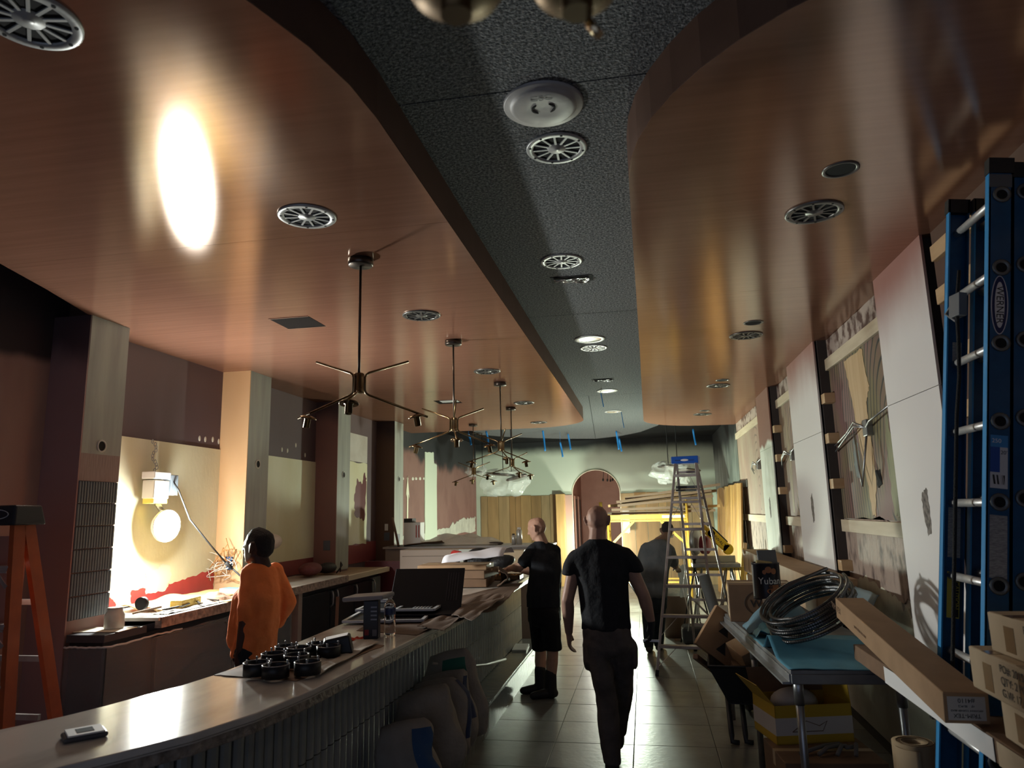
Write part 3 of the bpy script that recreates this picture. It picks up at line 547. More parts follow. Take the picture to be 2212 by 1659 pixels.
# ------------------------------------------------------------------ chandeliers
def chandelier(name, label, x, y, ztop, zh, az, upper, grp='brass chandeliers over the bar', lows=(0, 1, 2), m=BRASS):
    t = thing(name, label, 'chandelier', (x, y, zh), az, grp); L = ztop-zh
    b = MB(); b.lathe([(0, L), (.072, L), (.072, L-.034), (.066, L-.04), (0, L-.04)], (0, 0, 0), 28); b.build('canopy', mat('black_bronze', (.085, .07, .06), .3, .8), t, 'L')
    b = MB(); b.cyl((0, 0, .05), (0, 0, L-.04), .0075, n=10); b.build('rod', mat('black_bronze', (.085, .07, .06)), t, 'L')
    b = MB(); b.lathe([(0, .056), (.026, .056), (.030, .05), (.027, .03), (.027, -.03), (.030, -.05), (.026, -.056), (0, -.056)], (0, 0, 0), 22); b.build('hub', m, t, 'L')
    for i in range(3):
        a = i*2*math.pi/3; d = Vector((math.cos(a), math.sin(a), 0)); q = lambda r, z: d*r+Vector((0, 0, z))
        up = [q(.305, .155), q(.06, .065), q(.042, .052), q(.036, .035)] if i in upper else [q(.036, .05)]
        lo = [q(.036, -.035), q(.042, -.052), q(.06, -.063), q(.43, -.165)] if i in lows else [q(.036, -.05)]
        b = MB(); b.tube(up+lo, .0068, 8); arm = b.build('arm', m, t, 'L')
        if i in lows:
            c = q(.355, -.158); tilt = Vector((d.x*.22, d.y*.22, -1)).normalized()
            b = MB(); b.lathe([(0, -.004), (.02, -.004), (.046, .006), (.05, .014), (.047, .014), (.02, .004), (0, .004)], c, 24, tilt); b.build('dish', m, arm, 'L')
            b = MB(); b.lathe([(0, .0), (.026, .0), (.026, .014), (.019, .016), (.019, .066), (.014, .066), (.014, .03), (0, .03)], c, 16, tilt); b.build('socket', m, arm, 'L')
    return t
chandelier('chandelier', 'largest brass chandelier in view, hanging over near end of bar', -1.53, 3.68, ZS, 2.475, R(-75), (1, 2))
chandelier('chandelier', 'second brass chandelier from the camera, over the middle of the bar', -1.53, 5.72, ZS, 2.48, R(-72), (0, 1, 2))
chandelier('chandelier', 'third brass chandelier, in front of the plastic wrapped pendant', -1.54, 7.79, ZS, 2.475, R(-70), (0, 1, 2))
chandelier('chandelier', 'fourth brass chandelier, overlapping the plastic wrapped pendant', -1.78, 9.76, ZS, 2.42, R(-65), (1, 2))
chandelier('chandelier', 'farthest brass chandelier, in front of the pink left wall', -2.73, 11.43, ZS, 2.42, R(-80), (1, 2))
F0 = P(1112, -45, z=2.29)
t = thing('cluster_pendant', 'out of focus brass cluster pendant right above the camera at top edge', 'pendant lamp', F0)
b = MB(); b.cyl(F0+Vector((0, 0, .06)), (F0.x, F0.y, ZF-.03), .008, n=10); b.build('rod', BRASS, t); b = MB(); b.cyl((F0.x, F0.y, ZF-.03), (F0.x, F0.y, ZF), .07, n=20); b.build('canopy', BRASS, t)
b = MB(); b.cyl(F0+Vector((0, 0, .0)), F0+Vector((0, 0, .07)), .028, n=18); b.build('hub', mat('black_bronze', (.085, .07, .06)), t)
for px, py, r_ in ((985, -22, .056), (1245, -28, .052), (1125, -110, .05)):
    d_ = P(px, py, z=2.275); b = MB(); b.tube([F0+Vector((0, 0, .05)), F0.lerp(d_, .5)+Vector((0, 0, .06)), d_+Vector((0, 0, .03))], .006, 8); am = b.build('arm', BRASS, t)
    b = MB(); b.lathe([(0, -.012), (.02, -.012), (r_*.8, -.006), (r_, .012), (r_*.97, .014), (r_*.5, .03), (0, .036)], d_, 30); b.build('dish', mat('old_gold', (.15, .095, .045), .45, .9), am)
    b = MB(); b.cyl(d_+Vector((0, 0, -.03)), d_, .016, n=16); b.build('socket', mat('old_gold', (.15, .095, .045)), am)
d_ = P(1282, 64, z=2.24); b = MB(); b.cyl(d_+Vector((-.006, 0, .012)), d_+Vector((.006, 0, -.008)), .005, n=10); b.cyl(d_+Vector((-.006, 0, .012)), P(1245, -28, z=2.28), .003, n=6); b.build('pull_pin', mat('bright_brass', (.85, .68, .42), .2, 1.), t)
# ------------------------------------------------------------------ the bar
GRAN = mat('pale_quartz', (.66, .63, .58), .15, col2=(.33, .31, .28), nscale=5, stretch=(1, .3, 1), detail=8, contrast=(.45, .75), spec=.5)
GRANE = mat('chiselled_quartz_edge', (.46, .40, .34), .3, col2=(.09, .075, .065), nscale=30, namt=.7, bump=.6, bscale=40)
bar = thing('bar_counter', 'long curved bar with pale stone top and dark ribbed tile front', 'bar', (-1.6, 5.2, 0))
fr = [(-2.45, 1.28), (-2.05, 1.5), (-1.80, 1.74), (-1.67, 1.89), (-1.585, 2.02), (-1.47, 2.22), (-1.39, 2.47), (-1.345, 2.8), (-1.33, 3.1), (-1.31, 3.7), (-1.285, 4.4), (-1.265, 5.2), (-1.25, 6.2), (-1.25, 8.95)]
bk = [(-2.97, 8.95), (-2.97, 8.35), (-2.02, 8.35), (-1.98, 5.6), (-1.94, 4.3), (-1.92, 3.8), (-1.91, 3.05), (-1.94, 2.82), (-1.99, 2.66), (-2.03, 2.5), (-2.08, 2.36), (-2.18, 2.18), (-2.4, 1.95), (-2.7, 1.75)]
b = MB(); b.prism(fr+bk, 'z', 1.045, 1.07); b.build('countertop', GRAN, bar, bevel=.004)
def inset(pts, d):
    out = []
    for i, p in enumerate(pts):
        a = Vector(pts[max(i-1, 0)]); c = Vector(pts[min(i+1, len(pts)-1)]); t = (c-a).normalized(); out.append((p[0]-t.y*d, p[1]+t.x*d))
    return out
f1 = inset(fr, .008); f2 = inset(fr, .06); f3 = inset(fr, .33)
b = MB(); b.prism(f1+inset(fr, .09)[::-1], 'z', 1.0, 1.044); b.build('top_edge', GRANE, bar, bevel=.004)
b = MB(); b.prism(inset(fr, .0)+f2[::-1], 'z', 1.0395, 1.0445); b.build('edge_groove', mat('pale_quartz_line', (.5, .47, .43), .4), bar)
b = MB(); b.prism(f3+[(-2.9, 8.9), (-2.9, 8.42), (-2.1, 8.42), (-2.05, 5.6), (-2.0, 4.3), (-1.98, 3.0), (-2.12, 2.4), (-2.35, 2.05), (-2.55, 1.9)], 'z', 0, 1.0); b.build('carcass', mat('bar_carcass', (.03, .033, .038), .6), bar)
# ribbed tiles, two rows on the front face
RIB = mat('ribbed_front_tile', (.27, .295, .30), .16, col2=(.36, .385, .375), nscale=7, spec=.7)
path = []; acc = 0
for a, c in zip(f3, f3[1:]):
    a, c = Vector(a), Vector(c); L_ = (c-a).length; n = max(1, int(L_/.004))
    path += [(a.lerp(c, k/n), (c-a).normalized()) for k in range(n)]
path = [path[0]]+[q for q in path[1:]]; pts_ = []; last = None; d_ = 0
for p, t_ in path:
    if last is not None: d_ += (p-last).length
    last = p; pts_.append((d_, p, t_))
pitch = d_/106; k_ = 0; r0 = None
b = MB(); b.prism([(-pitch*.42, 0), (pitch*.42, 0), (pitch*.42, -.012), (pitch*.28, -.022), (0, -.026), (-pitch*.28, -.022), (-pitch*.42, -.012)], 'z', .004, .386)
for d, p, t_ in pts_:
    if d < (k_+.5)*pitch or k_ >= 106: continue
    k_ += 1; rz = math.atan2(t_.y, t_.x)
    for z in (.225, .613):
        M = Matrix.Translation((p.x+1.6, p.y-5.2, z))@Matrix.Rotation(rz, 4, 'Z')
        if r0 is None: r0 = b.build('ribbed_tile', RIB, bar, 'L'); r0.matrix_local = M
        else: dup(r0, bar, M=M)
# tiled foot step along the bar
f4 = inset(fr, .085)
st = MB(); st.prism(f4+inset(fr, .34)[::-1], 'z', 0, .205); st = st.build('foot_step', mat('step_base', (.05, .052, .055), .5), bar)
b = MB(); k_ = 0
for d, p, t_ in pts_:
    if d < (k_+.5)*.048: continue
    k_ += 1; nrm = Vector((t_.y, -t_.x, 0)); q = p+nrm.to_2d()*.128 if hasattr(nrm, 'to_2d') else p
    b.obox((p.x+nrm.x*.125, p.y+nrm.y*.125, .213), (.042, .24, .016), (0, 0, math.atan2(t_.y, t_.x)))
    b.obox((p.x+nrm.x*.249, p.y+nrm.y*.249, .10), (.042, .010, .20), (0, 0, math.atan2(t_.y, t_.x)))
tag(b.build('step_tiles', mat('step_tile', (.15, .16, .16), .2), st), kind='stuff')
# ------------------------------------------------------------------ back counter, coolers
CZ = 1.07; CF = -3.43
bc = thing('back_counter', 'pale stone back counter with rough edge under the plywood bays', 'counter', (-3.75, 7.0, 0))
b = MB(); b.prism([(-4.085, 4.67), (-3.79, 4.67), (CF, 4.70), (CF, 8.0), (-4.085, 8.0), (-4.085, 6.80), (-3.79, 6.80), (-3.79, 6.37), (-4.085, 6.37)], 'z', CZ-.025, CZ); b.build('countertop', mat('pale_quartz_b', (.60, .57, .50), .3, col2=(.48, .44, .38), nscale=5), bc, bevel=.003)
b = MB(); b.prism([(CF, 4.72), (CF+.012, 4.72), (CF+.012, 8.0), (CF-.04, 8.0), (CF-.04, 4.72)], 'z', CZ-.075, CZ-.001); b.build('stone_edge', mat('rough_red_edge', (.48, .36, .30), .5, col2=(.14, .11, .10), nscale=26, namt=.6, bump=.6), bc)
b = MB(); b.prism([(-4.085, 8.0), (CF+.01, 8.0), (CF+.01, 9.34), (-4.085, 9.34), (-4.085, 8.89), (-3.79, 8.89), (-3.79, 8.47), (-4.085, 8.47)], 'z', CZ-.04, CZ-.01); b.build('plywood_top', mat('ply_top', (.30, .20, .12), .6, col2=(.24, .15, .09), nscale=4), bc)
b = MB(); b.box(CF-.03, CF+.015, 8.0, 9.36, CZ-.065, CZ-.008); b.build('front_lath', PINEW, bc)
b = MB(); b.box(-3.785, CF-.02, 6.85, 6.93, 0, CZ-.08); b.build('end_panel', mat('beige_panel', (.34, .27, .235), .5), bc)
b = MB(); b.box(-3.79, -2.99, 9.42, 9.50, .0, 1.13); b.build('maroon_panel', MAROON, bc)
STL = mat('black_steel_door', (.028, .03, .034), .28, .2)
fr1 = thing('bar_cooler', 'black undercounter cooler wrapped in clear plastic film, behind the bar', 'cooler', (-3.75, 5.2, 0))
b = MB(); b.box(-3.785, -3.53, 4.30, 6.82, .06, .97); b.build('body', STL, fr1, bevel=.006)
b = MB(); b.box(-3.785, -3.50, 4.27, 4.68, .97, 1.02); b.build('top_ledge', mat('dark_grey_top', (.06, .06, .07), .5), fr1, bevel=.004)
for y0, y1 in ((4.78, 5.75), (5.78, 6.78)):
    b = MB(); b.box(-3.53, -3.49, y0, y1, .14, .92); d = b.build('door', STL, fr1, bevel=.006)
    yy = y1-.12; b = MB(); b.tube([(-3.49, yy, .90), (-3.455, yy, .89), (-3.455, yy, .78), (-3.49, yy, .77)], .008, 6); b.build('handle', STEEL, d)
FILM = mat('clear_film', (.8, .82, .85), .18, alpha=.16, spec=.9, bump=.5, bscale=9, stretch=(1, .6, 4))
fn = lambda u, v: (-3.475+.012*nz(u*9, v*14), 4.27+2.5*u, .12+.82*v+.02*nz(u*8, 3))
b = MB(); b.sheet(fn, 60, 24); b.build('plastic_film', FILM, fr1)
fn = lambda u, v: (-3.78+.30*u, 4.262+.008*nz(u*9, v*9), .12+.83*v)
b = MB(); b.sheet(fn, 20, 20); b.build('plastic_film', FILM, fr1)
b = MB(); b.tube([(-3.47+.01*nz(i*.7), 4.26 + (i-14)*.045 if i > 14 else 4.255, .945+.014*nz(i*1.3, 4)) if i > 14 else (-3.78+i*.021, 4.255, .945+.012*nz(i*1.3, 4)) for i in range(32)], .008, 5); b.build('film_edge', mat('film_edge', (.8, .82, .84), .2, alpha=.7, spec=.8), fr1)
b = MB(); b.tube([(-3.47, 5.95, .93), (-3.462, 5.94, .9), (-3.462, 6.05, .9), (-3.47, 6.06, .93), (-3.47, 5.95, .93)], .006, 5); b.build('latch', STEEL, fr1)
fr2 = thing('back_bar_cooler', 'three door black cooler with steel handles under the wooden counter', 'cooler', (-3.75, 8.7, 0))
b = MB(); b.box(-3.785, -3.56, 6.95, 9.32, .05, .99); b.build('body', STL, fr2)
for y0, y1 in ((6.99, 7.74), (7.77, 8.42), (8.45, 9.0)):
    b = MB(); b.box(-3.56, -3.52, y0, y1, .12, .93); d = b.build('door', STL, fr2, bevel=.006)
    for yy in ((y1-.05,) if y0 > 7.1 else (y1-.05, y1+.08)):
        b = MB(); b.tube([(-3.52, yy, .93), (-3.47, yy, .92), (-3.46, yy, .88), (-3.46, yy, .78), (-3.50, yy, .76)], .011, 7); b.build('handle', STEEL, d)
b = MB(); b.box(-3.56, -3.52, 9.03, 9.31, .05, .95); g2 = b.build('vent_panel', mat('grey_vent', (.30, .33, .32), .4, .4), fr2, bevel=.004)
for i in range(6):
    b = MB(); b.box(-3.52, -3.517, 9.09, 9.27, .58+i*.03, .595+i*.03); b.build('slot', VOID, g2)
w = MB(); w.bar((-3.28, 7.35, .02), (-3.42, 7.72, .86), .035, .02); tag(w.build('wood_stick', mat('dark_stick', (.17, .095, .06), .6)), 'brown wooden stick leaning on the black cooler doors', 'stick')
# ------------------------------------------------------------------ blue extension ladder against the right wall
BFG = mat('blue_fibreglass', (.008, .085, .20), .38, col2=(.006, .065, .16), nscale=20)
BFE = mat('blue_fibreglass_lit', (.03, .26, .58), .4)  # brighter copy: light on the room-side flange put into its colour
RUNG = mat('rung_aluminium', (.66, .66, .65), .42, .6, col2=(.55, .55, .55), nscale=8, stretch=(1, 9, 1))
xl = thing('extension_ladder', 'tall blue fibreglass extension ladder with aluminium rungs leaning on right wall', 'ladder', (1.04, 3.21, 0), 0)
tilt = math.atan(.138)
def lad(y, z, dx=0.): return Vector((1.03+.138*z+dx, y, z))                  # a point on the leaning plane
U = (lad(0, 1)-lad(0, 0)).normalized(); NX = Vector((U.z, 0, -U.x))          # along the rails / away from the room
for s_, (ya, yb, dx, z0, z1) in enumerate(((3.0, 3.43, 0, 0.0, 3.12), (3.02, 3.40, .095, .02, 3.10))):
    for k, y in enumerate((ya, yb)):
        i = 1 if k == 0 else -1; w = .036
        b = MB(); b.smooth = False                                            # C-shaped rail: web + two flanges
        for (y0, y1, n0, n1, mi) in ((y, y+.005*i, 0, .085, 0), (y, y-w*i*-1, 0, .006, 1), (y, y+w*i, .079, .085, 0)):
            b.cur = mi; a0, a1 = sorted((y0, y1)); q = []
            for z in (z0, z1):
                q += [lad(a0, z, dx)+NX*n0, lad(a1, z, dx)+NX*n0, lad(a1, z, dx)+NX*n1, lad(a0, z, dx)+NX*n1]
            b.hexa(q)
        rl = b.build('rail', [BFG, BFE], xl)
        b = MB(); b.cur = 0
        q = []
        for z in (z1-.06, z1+.004): q += [lad(y-.006*i, z, dx)-NX*.004, lad(y+w*i, z, dx)-NX*.004, lad(y+w*i, z, dx)+NX*.089, lad(y-.006*i, z, dx)+NX*.089]
        b.hexa(q); b.build('rail_cap', RUBBER, rl)
    for j in range(10):
        z = .225+.3048*j+(.012 if s_ else 0)
        if z > z1-.08: continue
        c0, c1 = lad(ya, z, dx)+NX*.045, lad(yb, z, dx)+NX*.045
        b = MB(); b.cyl(c0, c1, .017, n=10); rg = b.build('rung', RUNG, xl)
        for c, d in ((c0, -1), (c1, 1)):
            b = MB(); b.lathe([(.034, 0), (.034, .007), (.026, .009), (.020, .004), (.0, .004)], c, 14, (0, d, 0)); b.build('rung_plate', mat('rung_swage', (.16, .18, .19), .4, .6), rg)
            b = MB(); b.lathe([(.0, .0045), (.020, .0045)], c, 14, (0, d, 0)); b.build('rung_socket', VOID, rg)
b = MB(); b.tube([lad(3.21+.02*math.sin(k*1.7)*(k < 4), 2.72-k*.155)-NX*.025 for k in range(12)], .0075, 6); b.build('rope', mat('black_rope', (.025, .025, .025), .9, bump=.6, bscale=200), xl)
b = MB(); b.obox(lad(3.23, 2.57)-NX*.02, (.035, .07, .10), (0, tilt, .2)); b.tube([lad(3.23, 2.60)-NX*.03, lad(3.3, 2.55)-NX*.04, lad(3.22, 2.5)-NX*.03], .007, 6); b.build('pulley', mat('pulley_grey', (.16, .17, .18), .5), xl, bevel=.01)
def decal(y, z0, z1, n0, n1, m, off, name, dx=0):                            # label stuck on the outer web of a rail (facing the camera)
    q = [lad(y+off, z0, dx)+NX*n0, lad(y+off, z0, dx)+NX*n1, lad(y+off, z1, dx)+NX*n1, lad(y+off, z1, dx)+NX*n0]
    b = MB(); b._add(q+[v+Vector((0, -.0006, 0)) for v in q], [(0, 1, 2, 3), (4, 7, 6, 5), (0, 4, 5, 1), (1, 5, 6, 2), (2, 6, 7, 3), (3, 7, 4, 0)]); return b.build(name, m, xl)
LGREY = mat('label_grey', (.42, .42, .40), .6, col2=(.22, .22, .22), nscale=60, stretch=(1, 1, 4))
decal(3.0, 1.47, 1.70, .012, .072, LGREY, -.0008, 'instruction_label'); decal(3.0, 1.285, 1.335, .012, .072, LGREY, -.0008, 'instruction_label'); decal(3.43, 1.52, 1.73, .030, .079, LGREY, -.0062, 'instruction_label'); decal(3.43, 2.36, 2.46, .035, .072, LGREY, -.0062, 'instruction_label')
decal(3.0, 1.80, 2.0, .012, .072, mat('label_white', (.62, .63, .64), .6), -.0008, 'capacity_label'); decal(3.0, 1.86, 2.0, .012, .045, mat('label_blue', (.02, .08, .34), .5), -.0012, 'label_panel'); decal(3.0, 1.955, 2.0, .012, .072, mat('label_sky', (.05, .25, .55), .5), -.0016, 'label_panel'); decal(3.0, 1.815, 1.85, .02, .062, mat('barcode', (.6, .6, .6), .6, col2=(.02, .02, .02), nscale=90, stretch=(1, 1, .01), contrast=(.49, .51)), -.0014, 'barcode')
decal(3.43, 1.27, 1.46, .030, .079, mat('label_yellow', (.66, .52, .08), .6), -.0062, 'caution_label'); decal(3.43, 1.275, 1.455, .055, .076, INK, -.0068, 'caution_panel')
def rail_text(s, size, m, y, z, n, vertical=True):
    o = lad(y, z)+NX*n
    M = frame(o, -U if vertical else NX, NX if vertical else U)
    return text(s, size, m, M, 'lettering', xl, .0003)
rail_text('CAUTION', .026, mat('label_yellow', (.66, .52, .08)), 3.43-.0072, 1.365, .0655)
rail_text('250', .022, PAPER, 3.0-.0022, 1.978, .033, False); rail_text("20'", .020, INK, 3.0-.0019, 1.935, .0585, False)
b = MB(); o_ = lad(3.0, 2.512)+NX*.040+Vector((0, -.001, 0)); b.smooth = False
def disc(b, o, rx, rz, d, n=28): b._add([o+NX*rx*math.cos(2*math.pi*i/n)+U*rz*math.sin(2*math.pi*i/n)+Vector((0, -d, 0)) for i in range(n)], [list(range(n))])
disc(b, o_, .031, .120, .0); b.cur = 1; disc(b, o_, .027, .116, .0006); b.cur = 2; disc(b, o_, .0175, .094, .0012); b.build('brand_badge', [mat('badge_silver', (.6, .6, .62), .4), mat('badge_navy', (.01, .02, .09), .4), mat('badge_white', (.66, .66, .66), .5)], xl)
rail_text('WERNER', .038, INK, 3.0-.0026, 2.512, .040)
decal(3.0, 3.0, 3.055, .0, .082, mat('grey_tape', (.10, .11, .12), .6), -.001, 'tape')
# ------------------------------------------------------------------ metal work table and what lies on it
tb = thing('work_table', 'grey metal work table with tubular steel legs and folded rim', 'table', (.95, 5.4, 0))
TL = lambda y: .705-.055*(y-4.1)                                             # its left edge runs slightly askew
TS = mat('dull_sheet_steel', (.30, .31, .315), .42, .55, col2=(.22, .22, .225), nscale=7)
tp_ = [(TL(4.12), 4.12), (TL(4.12)+.70, 4.17), (TL(6.7)+.70, 6.75), (TL(6.7), 6.7)]
b = MB(); b.prism(tp_, 'z', .875, .90); b.build('table_top', TS, tb, bevel=.004)
for a, c in zip(tp_, tp_[1:]+tp_[:1]):
    b = MB(); b.bar((a[0], a[1], .855), (c[0], c[1], .855), .022, .05); b.build('rim', TS, tb, bevel=.004)
b = MB(); a, c = tp_[3], tp_[0]; b.bar((a[0]-.02, a[1], .835), (c[0]-.02, c[1], .835), .05, .012); b.build('edge_flange', STEEL, tb)
for y in (4.24, 5.42, 6.55):
    for dx in (.06, .57):
        if y > 6 and dx > .5: continue
        x = TL(y)+dx; b = MB(); b.cyl((x, y, 0), (x, y, .87), .021, n=14); lg = b.build('leg', STEEL, tb)
        b = MB(); b.cyl((x, y, .70), (x, y, .86), .026, n=14); b.build('leg_socket', STEEL, lg)
BLUES = mat('blue_builders_paper', (.06, .24, .35), .6, col2=(.09, .29, .40), nscale=5)
def crump(x, y, a, s): return a*nz(x*s+3, y*s)
def sheetobj(name, fn, nu, nv, m, label, cat, th=.002, group=None, smooth=None):
    b = MB(); b.sheet(fn, nu, nv, th); return tag(b.build(name, m, smooth=smooth), label, cat, group)
def bp(u, v):
    x = TL(4.1)-.01+.66*u-.06*v; y = 4.115+1.05*v; lift = .10*max(0, .16-abs(v-.42))/.16*(1-.3*u)
    return (x, y+.04*lift*6, .9045+lift+.006*abs(nz(u*4, v*6))+.012*max(0, nz(u*3+8, v*2)))
sheetobj('blue_paper', bp, 30, 44, BLUES, 'crumpled blue builders paper covering the metal work table', 'paper')
def bp2(u, v): return (.66+.16*u+.03*nz(v*3, 9), 5.0+.42*v, .915+.07*math.sin(u*3.1)*(.6+.5*nz(u*3, v*4))+.02*abs(nz(v*9, u*7)))
sheetobj('blue_paper', bp2, 16, 20, mat('light_blue_paper', (.22, .46, .55), .6, col2=(.10, .32, .42), nscale=9), 'torn light blue paper scrap over left edge of the work table', 'paper')
def bp3(u, v): return (.64+.40*u, 5.16+.34*v, .915+.22*math.sin(u*2.6)*math.sin(v*2.8)+.02*nz(u*5, v*5))
sheetobj('paper_bundle', bp3, 18, 14, mat('blue_grey_paper', (.12, .22, .28), .6), 'blue grey paper bundle under the coffee can on work table', 'paper')
# coil of flexible steel conduit
COIL = mat('flexible_conduit', (.09, .09, .092), .30, .85)
nt = COIL.node_tree; w = nt.nodes.new('ShaderNodeTexWave'); w.inputs['Scale'].default_value = 1; tcu = nt.nodes.new('ShaderNodeUVMap')
cl = thing('conduit_coil', 'coil of ribbed grey flexible conduit lying on the blue paper', 'conduit coil', (.955, 4.86, .91), 0)
pts = []
for k in range(9*40+1):
    a = k/40*2*math.pi; lp_ = k/40; r_ = .235+.024*math.sin(lp_*2.3+.4)-.012*((lp_*1.7) % 1); z = .035+lp_*.017+.012*math.sin(a*.5+lp_)
    v = Vector((r_*math.cos(a)*1.08, r_*math.sin(a), z))
    pts.append(Euler((R(13), R(-27), 0)).to_matrix()@v+Vector((.975, 4.66, 1.06)))
end = [pts[-1]+Vector((.03, .05, .01))]
tail = [P(1662, 1300, y=4.62), P(1700, 1268, y=4.66), P(1745, 1246, y=4.7), P(1787, 1228, y=4.74)]
b = MB(); b.tube(pts, .0095, 8); b.build('conduit', COIL, cl)
b = MB(); b.tube(tail, .0095, 8); b.build('conduit_end', COIL, cl)
rb = MB(); step = 2
for i in range(0, len(pts)-1, 1):
    for f in (.0, .33, .66):
        p = pts[i].lerp(pts[i+1], f); d = (pts[i+1]-pts[i]).normalized(); rb.cyl(p-d*.002, p+d*.002, .0108, n=7, cap=False)
for i in range(3):
    for f in range(24):
        p = tail[i].lerp(tail[i+1], f/24); d = (tail[i+1]-tail[i]).normalized(); rb.cyl(p-d*.0025, p+d*.0025, .0108, n=7, cap=False)
tag(rb.build('conduit_ribs', mat('conduit_rib', (.15, .15, .155), .3, .9), cl), kind='stuff')
# coffee can with brush and card
can = thing('coffee_can', 'old dark coffee can with cream lettering holding a sponge and grey card', 'can', (.80, 5.30, 1.12))
CANM = mat('dark_can', (.016, .014, .02), .35, .2)
b = MB(); b.lathe([(0, 0), (.092, 0), (.095, .006), (.092, .012), (.092, .235), (.096, .242), (.090, .244), (.088, .23), (.088, .01), (0, .01)], (0, 0, 0), 32); b.build('tin', CANM, can, 'L')
b = MB(); b.lathe([(.0935, .012), (.0935, .232)], (0, 0, 0), 8); b = MB()
for a0, a1, m_, z0, z1 in ((-178, -158, 0, .02, .23), (-75, -45, 1, .03, .10)):
    b.cur = m_; n = 8; b._add([(.0932*math.cos(R(a0+(a1-a0)*i/n)), .0932*math.sin(R(a0+(a1-a0)*i/n)), z) for z in (z0, z1) for i in range(n+1)], [(i, i+1, n+2+i, n+1+i) for i in range(n)])
for (ca, cz, ra, rz_) in ((-88, .20, 14, .022), (-66, .19, 12, .02), (-105, .185, 8, .015), (-80, .06, 20, .018)):
    b.cur = 1; n = 14; b._add([(.0934*math.cos(R(ca+ra*math.cos(2*math.pi*i/n))), .0934*math.sin(R(ca+ra*math.cos(2*math.pi*i/n))), cz+rz_*math.sin(2*math.pi*i/n)) for i in range(n)], [list(range(n))])
b.build('print_and_shine', [mat('can_shine', (.45, .44, .43), .3, .7), mat('can_orange', (.30, .11, .04), .5)], can, 'L')  # orange print, plus a pale strip painted as a highlight down the tin
def cyl_text(s, size, m, parent, r, zc, ang):
    o = text(s, size, m, Matrix.Identity(4), 'lettering', None, .0004); me = o.data
    for v in me.vertices:
        a = R(ang)+v.co.x/r; rr = r+.0015+v.co.z; v.co = (rr*math.cos(a), rr*math.sin(a), zc+v.co.y)
    o.parent = parent; o.matrix_local = Matrix.Identity(4); return o
cyl_text('Yuban', .062, mat('cream_ink', (.72, .70, .66), .5), can, .0935, .125, -84); cyl_text('GOLD', .020, mat('can_orange', (.30, .11, .04)), can, .0935, .09, -72)
b = MB(); b.obox((.02, .02, .265), (.13, .015, .12), (R(-12), 0, R(12))); b.build('grey_card', mat('grey_card', (.13, .14, .145), .6), can, 'L')
b = MB(); b.obox((-.01, -.03, .235), (.11, .05, .035), (R(15), R(8), 0)); b.build('sponge', mat('old_sponge', (.36, .30, .14), .9, bump=.6, bscale=120), can, 'L', bevel=.01)
cup = MB(); cup.lathe([(0, 0), (.040, 0), (.046, .07), (.043, .07), (.038, .005), (0, .005)], (.79, 5.17, 1.06), 20); tag(cup.build('paper_cup', mat('cream_cup', (.66, .60, .50), .6)), 'cream paper cup under the front of the coffee can', 'cup')
# cartons
def carton(name, label, c, size, rz, m, flap=None, rot=None, group=None):
    t = thing(name, label, 'box', (c[0], c[1], c[2]), rz, group, rot); a, d, h = size[0]/2, size[1]/2, size[2]
    b = MB(); b.box(-a, a, -d, d, 0, h); b.build('carton', m, t, 'L', bevel=.004)
    b = MB(); b.box(-a-.0008, a+.0008, -.025, .025, h*.75, h+.0008); b.build('parcel_tape', mat('parcel_tape', (.46, .34, .20), .3), t, 'L')
    return t
wes = carton('cardboard_box', 'brown cardboard box with oval print behind coffee can on work table', (.83, 5.92, .90), (.46, .36, .27), R(-4), CARDD)
b = MB(); b.box(-.2312, -.23, -.16, .14, .02, .25); b.build('pale_side', CARDP, wes, 'L')
for i in range(5): b = MB(); b.box(-.232, -.2312, -.12, .10, .05+i*.038, .062+i*.038); b.build('print_line', mat('faint_print', (.40, .29, .18), .7), wes, 'L')
b = MB(); b.tube([(.02+.14*math.cos(2*math.pi*i/28), -.181, .135+.095*math.sin(2*math.pi*i/28)) for i in range(28)], .002, 4, True); b.build('oval_print', INK, wes, 'L')
text('West', .08, INK, WM[wes.name]@frame((.01, -.1812, .13), (1, 0, 0), (0, 0, 1)), 'lettering', wes)
# long trim cartons
def beam(name, label, p0, p1, w, h, m, group=None):
    """long carton; p0,p1 = lower left edge near and far"""
    t = thing(name, label, 'box', p0, 0, group); p0, p1 = Vector(p0), Vector(p1); d = (p1-p0).normalized(); sd = Vector((d.y, -d.x, 0)).normalized(); up = sd.cross(d)
    q = lambda p: [p, p+sd*w, p+sd*w+up*h, p+up*h]
    b = MB(); b.hexa(q(p0)+q(p1)); b.build('carton', m, t, bevel=.004); return t, d, sd, up
ta, d, sd, up = beam('long_carton', 'upper long brown trim carton with printed label on near end', (.985, 2.86, .992), (1.0, 4.30, 1.14), .145, .105, CARD, 'long trim cartons')
p0 = Vector((.985, 2.86, .992))
b = MB(); b.hexa([p0-d*.0012+sd*.012+up*.012, p0-d*.0012+sd*.132+up*.012, p0+sd*.132+up*.012, p0+sd*.012+up*.012, p0-d*.0012+sd*.012+up*.092, p0-d*.0012+sd*.132+up*.092, p0+sd*.132+up*.092, p0+sd*.012+up*.092]); b.build('end_label', mat('label_offwhite', (.46, .45, .43), .7), ta)
for s_, sz, u_ in (('TRIM-TEX', .020, .028), ('ARCHWAY CORNER BEAD', .0085, .045), ("10'    50 PCS", .010, .060), ('#4110', .021, .079)):
    M = frame(p0-d*.0018+sd*.072+up*u_, -sd, -up); text(s_, sz, INK, M, 'lettering', ta, .0003)
text('www.trim-tex.com', .026, mat('brown_print', (.17, .10, .06), .7), frame(p0+d*1.0+up*.045-sd*.001, -d, up), 'lettering', ta, .0003)
